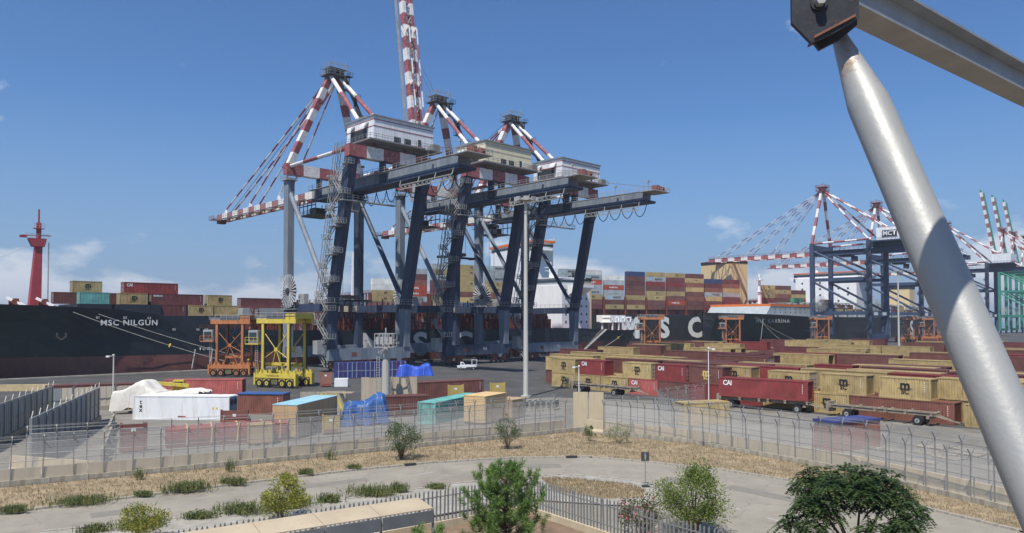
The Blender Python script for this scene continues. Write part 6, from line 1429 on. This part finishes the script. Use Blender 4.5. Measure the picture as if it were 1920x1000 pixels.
# ================================================================== vegetation
def leaf_mat(name, c1, c2, trans=.3, rough=.6, scale=2.0):
    m, nt, b = nodes_of(name); L = nt.links.new; tc = nt.nodes.new('ShaderNodeTexCoord'); n = nt.nodes.new('ShaderNodeTexNoise'); n.inputs['Scale'].default_value = scale; n.inputs['Detail'].default_value = 5
    L(tc.outputs['Object'], n.inputs['Vector']); r = nt.nodes.new('ShaderNodeMapRange'); r.inputs[1].default_value = .35; r.inputs[2].default_value = .65; L(n.outputs['Fac'], r.inputs[0])
    mx = nt.nodes.new('ShaderNodeMixRGB'); mx.inputs[1].default_value = (*c1, 1); mx.inputs[2].default_value = (*c2, 1); L(r.outputs[0], mx.inputs[0])
    L(mx.outputs[0], b.inputs['Base Color']); b.inputs['Roughness'].default_value = rough; b.inputs['Specular IOR Level'].default_value = .25
    t = nt.nodes.new('ShaderNodeBsdfTranslucent'); L(mx.outputs[0], t.inputs[0]); ms = nt.nodes.new('ShaderNodeMixShader'); ms.inputs[0].default_value = trans
    L(b.outputs[0], ms.inputs[1]); L(t.outputs[0], ms.inputs[2]); L(ms.outputs[0], nt.nodes['Material Output'].inputs[0])
    return m
BARK = mat('bark', (.12, .085, .06), .9, var=.3, scale=4)
def rvec(r): 
    while True:
        v = Vector((r.uniform(-1, 1), r.uniform(-1, 1), r.uniform(-1, 1)))
        if 0.05 < v.length < 1: return v.normalized()
def leaf(mb, p, d, up, l, w):
    a = d.cross(up)
    if a.length < .01: a = d.cross(Vector((1, 0, 0)))
    a.normalize(); mb.add([p, p + d * l * .5 + a * w * .5, p + d * l, p + d * l * .5 - a * w * .5], [(0, 1, 2, 3)])
def bush(name, label, cat, loc, h, rad, mt_, seed, n=2600, ls=.11, clumps=26, stem=.3, flowers=None, group=None, low=.15, spread=1.0):
    r = random.Random(seed); root = thing(name, label, cat, loc, r.uniform(0, 6), group); cl = []
    for i in range(clumps):
        v = rvec(r); z = low * h + (h * (1 - low)) * (.5 + .5 * v.z * r.uniform(.55, 1)); k = sqrt(max(.08, 1 - ((z / h - .5) / .58) ** 2))
        cl.append((Vector((v.x * rad * k * r.uniform(.5, 1) * spread, v.y * rad * k * r.uniform(.5, 1) * spread, z)), rad * r.uniform(.2, .42)))
    t = MB()
    for c, cr in cl[::2]:
        mid = Vector((c.x * .35, c.y * .35, c.z * .55)); t.tube((c.x * .06, c.y * .06, 0), mid, .035 * h / 3, .022 * h / 3, 5); t.tube(mid, c, .022 * h / 3, .008, 5)
    t.build('stems', BARK, root)
    m = MB()
    for i in range(n):
        c, cr = r.choice(cl); v = rvec(r); p = c + v * cr * (r.random() ** .45); d = (v + rvec(r) * .9 + Vector((0, 0, .35))).normalized(); leaf(m, p, d, rvec(r), ls * r.uniform(.6, 1.3), ls * r.uniform(.35, .6))
    m.build('foliage', mt_, root)
    if flowers:
        f = MB()
        for i in range(60):
            c, cr = r.choice(cl); v = rvec(r); p = c + v * cr * 1.05
            for k in range(4): leaf(f, p, rvec(r), rvec(r), .1, .09)
        f.build('flowers', flowers, root)
    return root
L_YEL = leaf_mat('yellow_green_leaves', (.33, .31, .06), (.17, .2, .04)); L_GRN = leaf_mat('mid_green_leaves', (.075, .12, .03), (.16, .2, .06)); L_OLV = leaf_mat('olive_leaves', (.08, .12, .05), (.14, .17, .08)); L_BRI = leaf_mat('bright_green_leaves', (.10, .16, .03), (.21, .25, .06)); L_PIN = leaf_mat('pine_needles', (.10, .185, .045), (.21, .31, .085), .35); L_DRK = leaf_mat('dark_feathery_leaves', (.028, .06, .02), (.085, .125, .04), .3); L_OLE = leaf_mat('oleander_leaves', (.10, .12, .06), (.2, .17, .09)); PINK = mat('pink_petals', (.55, .12, .2), .6); L_WEED = leaf_mat('weed_leaves', (.12, .16, .06), (.22, .23, .09)); L_DRY = leaf_mat('dry_grass_blades', (.32, .25, .14), (.19, .155, .09), .3, .8, .5)
bush('bush', 'yellow green leafy bush beside the palisade fence', 'bush', (-14.0, 45.2, .1), 3.0, 1.55, L_YEL, 11, 4200, .15, 30)
bush('bush', 'yellow green bush standing alone near the weeds by the road', 'bush', (-20.4, 41.0, .1), 2.3, 1.35, L_YEL, 12, 2800, .14, 22)
bush('small_tree', 'dark green small tree with spreading crown on the dry verge', 'tree', (-9.7, 64.9, .11), 3.3, 1.75, L_OLV, 13, 2600, .17, 30, low=.22)
bush('small_tree', 'narrow green small tree on the verge before the wire fence', 'tree', (-.4, 70.2, .11), 3.1, 1.25, L_OLV, 14, 1500, .16, 22, low=.2)
bush('shrub', 'small green shrub at the foot of the fence corner', 'shrub', (7.9, 74.6, .11), 1.5, .7, L_OLV, 15, 500, .13, 10)
bush('shrub', 'straggly pale shrub by the right wire fence', 'shrub', (10.6, 73.2, .11), 1.8, 1.5, L_WEED, 16, 900, .13, 18)
bush('bush', 'dense bright green bush beyond the oleander', 'bush', (10.4, 42.6, .1), 3.9, 2.05, L_BRI, 17, 9000, .14, 46)
bush('oleander', 'sparse oleander with pink flowers behind the palisade fence', 'shrub', (7.0, 40.4, .1), 3.0, 1.15, L_OLE, 18, 1500, .17, 24, flowers=PINK)
def pine(label, loc, h, rad, seed, tufts, group='young pines'):
    r = random.Random(seed); root = thing('pine_tree', label, 'tree', loc, r.uniform(0, 6), group); t = MB(); t.tube((0, 0, 0), (0, 0, h * .92), .09 * h / 5, .02, 8); m = MB()
    for i in range(tufts):
        z = h * (.12 + .86 * (i / tufts) ** .85); k = sqrt(max(.02, 1 - ((z / h - .38) / .66) ** 2)); a = r.uniform(0, 2 * pi); rr_ = rad * k * r.uniform(.35, 1.0) * (1 + .3 * sin(3 * a + seed)); p = Vector((cos(a) * rr_, sin(a) * rr_, z + r.uniform(-.15, .2)))
        b0 = Vector((0, 0, max(.1, z - rr_ * .45))); t.tube(b0, p, .022, .008, 4)
        ax = (Vector((cos(a) * .45, sin(a) * .45, 1)) + rvec(r) * .25).normalized(); sl = r.uniform(.3, .55)
        for j in range(85):
            q = p + ax * (sl * r.random()); d = (ax * r.uniform(.35, 1.0) + rvec(r) * .85).normalized(); leaf(m, q, d, rvec(r), r.uniform(.18, .32), .026)
    t.build('trunk', BARK, root); m.build('needles', L_PIN, root)
pine('bushy young pine with upright shoots at the corner of the palisade fence', (-.3, 36.2, .12), 4.9, 1.9, 4, 300)
pine('small pine top beside the larger pine', (-3.6, 32.8, .12), 2.7, 1.1, 5, 80)
pine('low pine shoot at the foot of the larger pine', (2.3, 32.6, .12), 2.3, .5, 6, 22)
def feather_tree(label, loc, h, rad, seed, clumps, per):
    """several limbs, each carrying rounded masses of drooping compound leaves"""
    r = random.Random(seed); root = thing('feathery_tree', label, 'tree', loc, 0); t = MB(); m = MB(); t.tube((0, 0, 0), (.1, 0, h * .32), .16, .13, 8); ends = []
    for i in range(8):
        a = i * .785 + r.uniform(-.3, .3); k = r.uniform(.4, .62); e = Vector((cos(a) * rad * k, sin(a) * rad * k, h * r.uniform(.58, .72))); t.tube((.1, 0, h * .31), e, .08, .045, 6); ends.append(e)
    for i in range(clumps):
        a = 2.4 * i + r.uniform(-.3, .3); k = sqrt((i + .5) / clumps); z = h * (.50 + .42 * sqrt(max(0, 1 - k * k * .9))) * r.uniform(.78, 1.08); c = Vector((cos(a) * rad * k, sin(a) * rad * k, z)); cr = r.uniform(.5, .8)
        e = min(ends, key=lambda q: (q - c).length); t.tube(e, c, .035, .012, 5)
        for f in range(per):
            d = rvec(r); d.z = abs(d.z) * 1.1 - .25; d.normalize(); p = c + d * cr * r.uniform(.15, .75); l = r.uniform(.32, .6); n = 7; sd = Vector((-d.y, d.x, 0))
            if sd.length < .05: continue
            sd.normalize(); dd = (d + Vector((0, 0, .15))).normalized()
            for j in range(n):
                u = (j + .6) / n; q = p + dd * (l * u) + Vector((0, 0, -.8 * l * u * u))
                for s in (-1, 1): leaf(m, q, (sd * s + dd * .6 + Vector((0, 0, -.2 - .4 * u))).normalized(), Vector((0, 0, 1)) + rvec(r) * .5, .19 * (1 - .4 * abs(u - .45)), .08)
    t.build('trunk', BARK, root); m.build('foliage', L_DRK, root)
feather_tree('dark feathery leaved tree in the lower right by the slanting pipe', (14.9, 32.6, .1), 5.7, 2.75, 8, 34, 62)
def weed(loc, h, w, seed, n=0):
    r = random.Random(seed); m = MB(); n = n or int(60 + 150 * w)
    for i in range(n):
        x, y = r.gauss(0, w * .3), r.gauss(0, w * .13); d = Vector((r.uniform(-.3, .3), r.uniform(-.3, .3), 1)).normalized(); l = h * r.uniform(.4, 1); leaf(m, Vector((x, y, -.03)), d, rvec(r), l, .05)
        for k in range(4): leaf(m, Vector((x, y, 0)) + d * l * r.uniform(.2, .9), (d * .6 + rvec(r)).normalized(), rvec(r), .12, .05)
    o = m.build('weed_clump', L_WEED, None, loc, r.uniform(-.4, .6)); return o
wr = random.Random(2)
spots = [(-20.6, 55.2, .7, 1.6), (-23.2, 53.0, .9, 2.6), (-28.5, 49.4, .7, 2.8), (-31.5, 47.2, .6, 1.2), (-16.2, 58.6, .6, 1.0), (-12.9, 60.8, .5, .9), (-17.5, 57.4, .45, .7), (-25.6, 51.6, .45, 1.0)]
for i, (x, y, h, w) in enumerate(spots): tag(weed((x, y, .11), h, w, 30 + i), 'green weed clump growing along the far road kerb', 'weeds', 'weeds along the far kerb')
for i, (x, y, h, w) in enumerate([(-14.4, 48.4, .9, 3.0), (-12.2, 49.8, .7, 1.2), (-9.6, 51.6, .95, 2.6), (-8.0, 52.6, .9, 1.0), (-17.0, 46.9, .9, 2.6), (-19.2, 45.8, .6, 1.4), (-21.8, 43.6, .8, 2.0), (-5.4, 53.8, .5, 1.2), (-24.0, 42.8, .6, 1.2)]): tag(weed((x, y, .1), h, w, 50 + i), 'green weed clump growing out of the near pavement', 'weeds', 'weeds along the near pavement')
for i, (x, y) in enumerate([(-22.5, 59.5), (-15.8, 64.6), (8.0, 78.2), (-28.3, 56.6)]): tag(weed((x, y, .1), 1.5, .7, 70 + i, 40), 'thin sapling of dry stalks against the low wall', 'sapling', 'thin saplings by the low wall')
# dry grass on the verge: nobody could count it
def inside(x, y, poly):
    c = False; j = len(poly) - 1
    for i in range(len(poly)):
        xi, yi = poly[i]; xj, yj = poly[j]
        if (yi > y) != (yj > y) and x < (xj - xi) * (y - yi) / (yj - yi) + xi: c = not c
        j = i
    return c
vp = far_kerb + fence_front[::-1]; ip = [(2.2, 57.6), (4.4, 57.4), (8.8, 55.4), (9.6, 53.6), (9.0, 51.2), (6.2, 50.8), (3.0, 53.0)]
m = MB(); k = 0; gr = random.Random(1)
while k < 26000:
    x, y = gr.uniform(-40, 36), gr.uniform(38, 81)
    if (x * .13 + y * .17 + sin(x * 1.3) + sin(y * 1.7 + x)) % 1.0 < .3: continue
    if not inside(x, y, vp): continue
    leaf(m, Vector((x, y, .1)), Vector((gr.uniform(-.6, .6), gr.uniform(-.6, .6), 1)).normalized(), rvec(gr), gr.uniform(.08, .28), .03); k += 1
k = 0
while k < 3500:
    x, y = gr.uniform(2, 10), gr.uniform(50, 58)
    if not inside(x, y, ip): continue
    leaf(m, Vector((x, y, .11)), Vector((gr.uniform(-.6, .6), gr.uniform(-.6, .6), 1)).normalized(), rvec(gr), gr.uniform(.08, .25), .03); k += 1
tag(m.build('dry_grass', L_DRY), kind='stuff'); col.objects[-1]['label'] = 'dry straw coloured grass on the road verge'
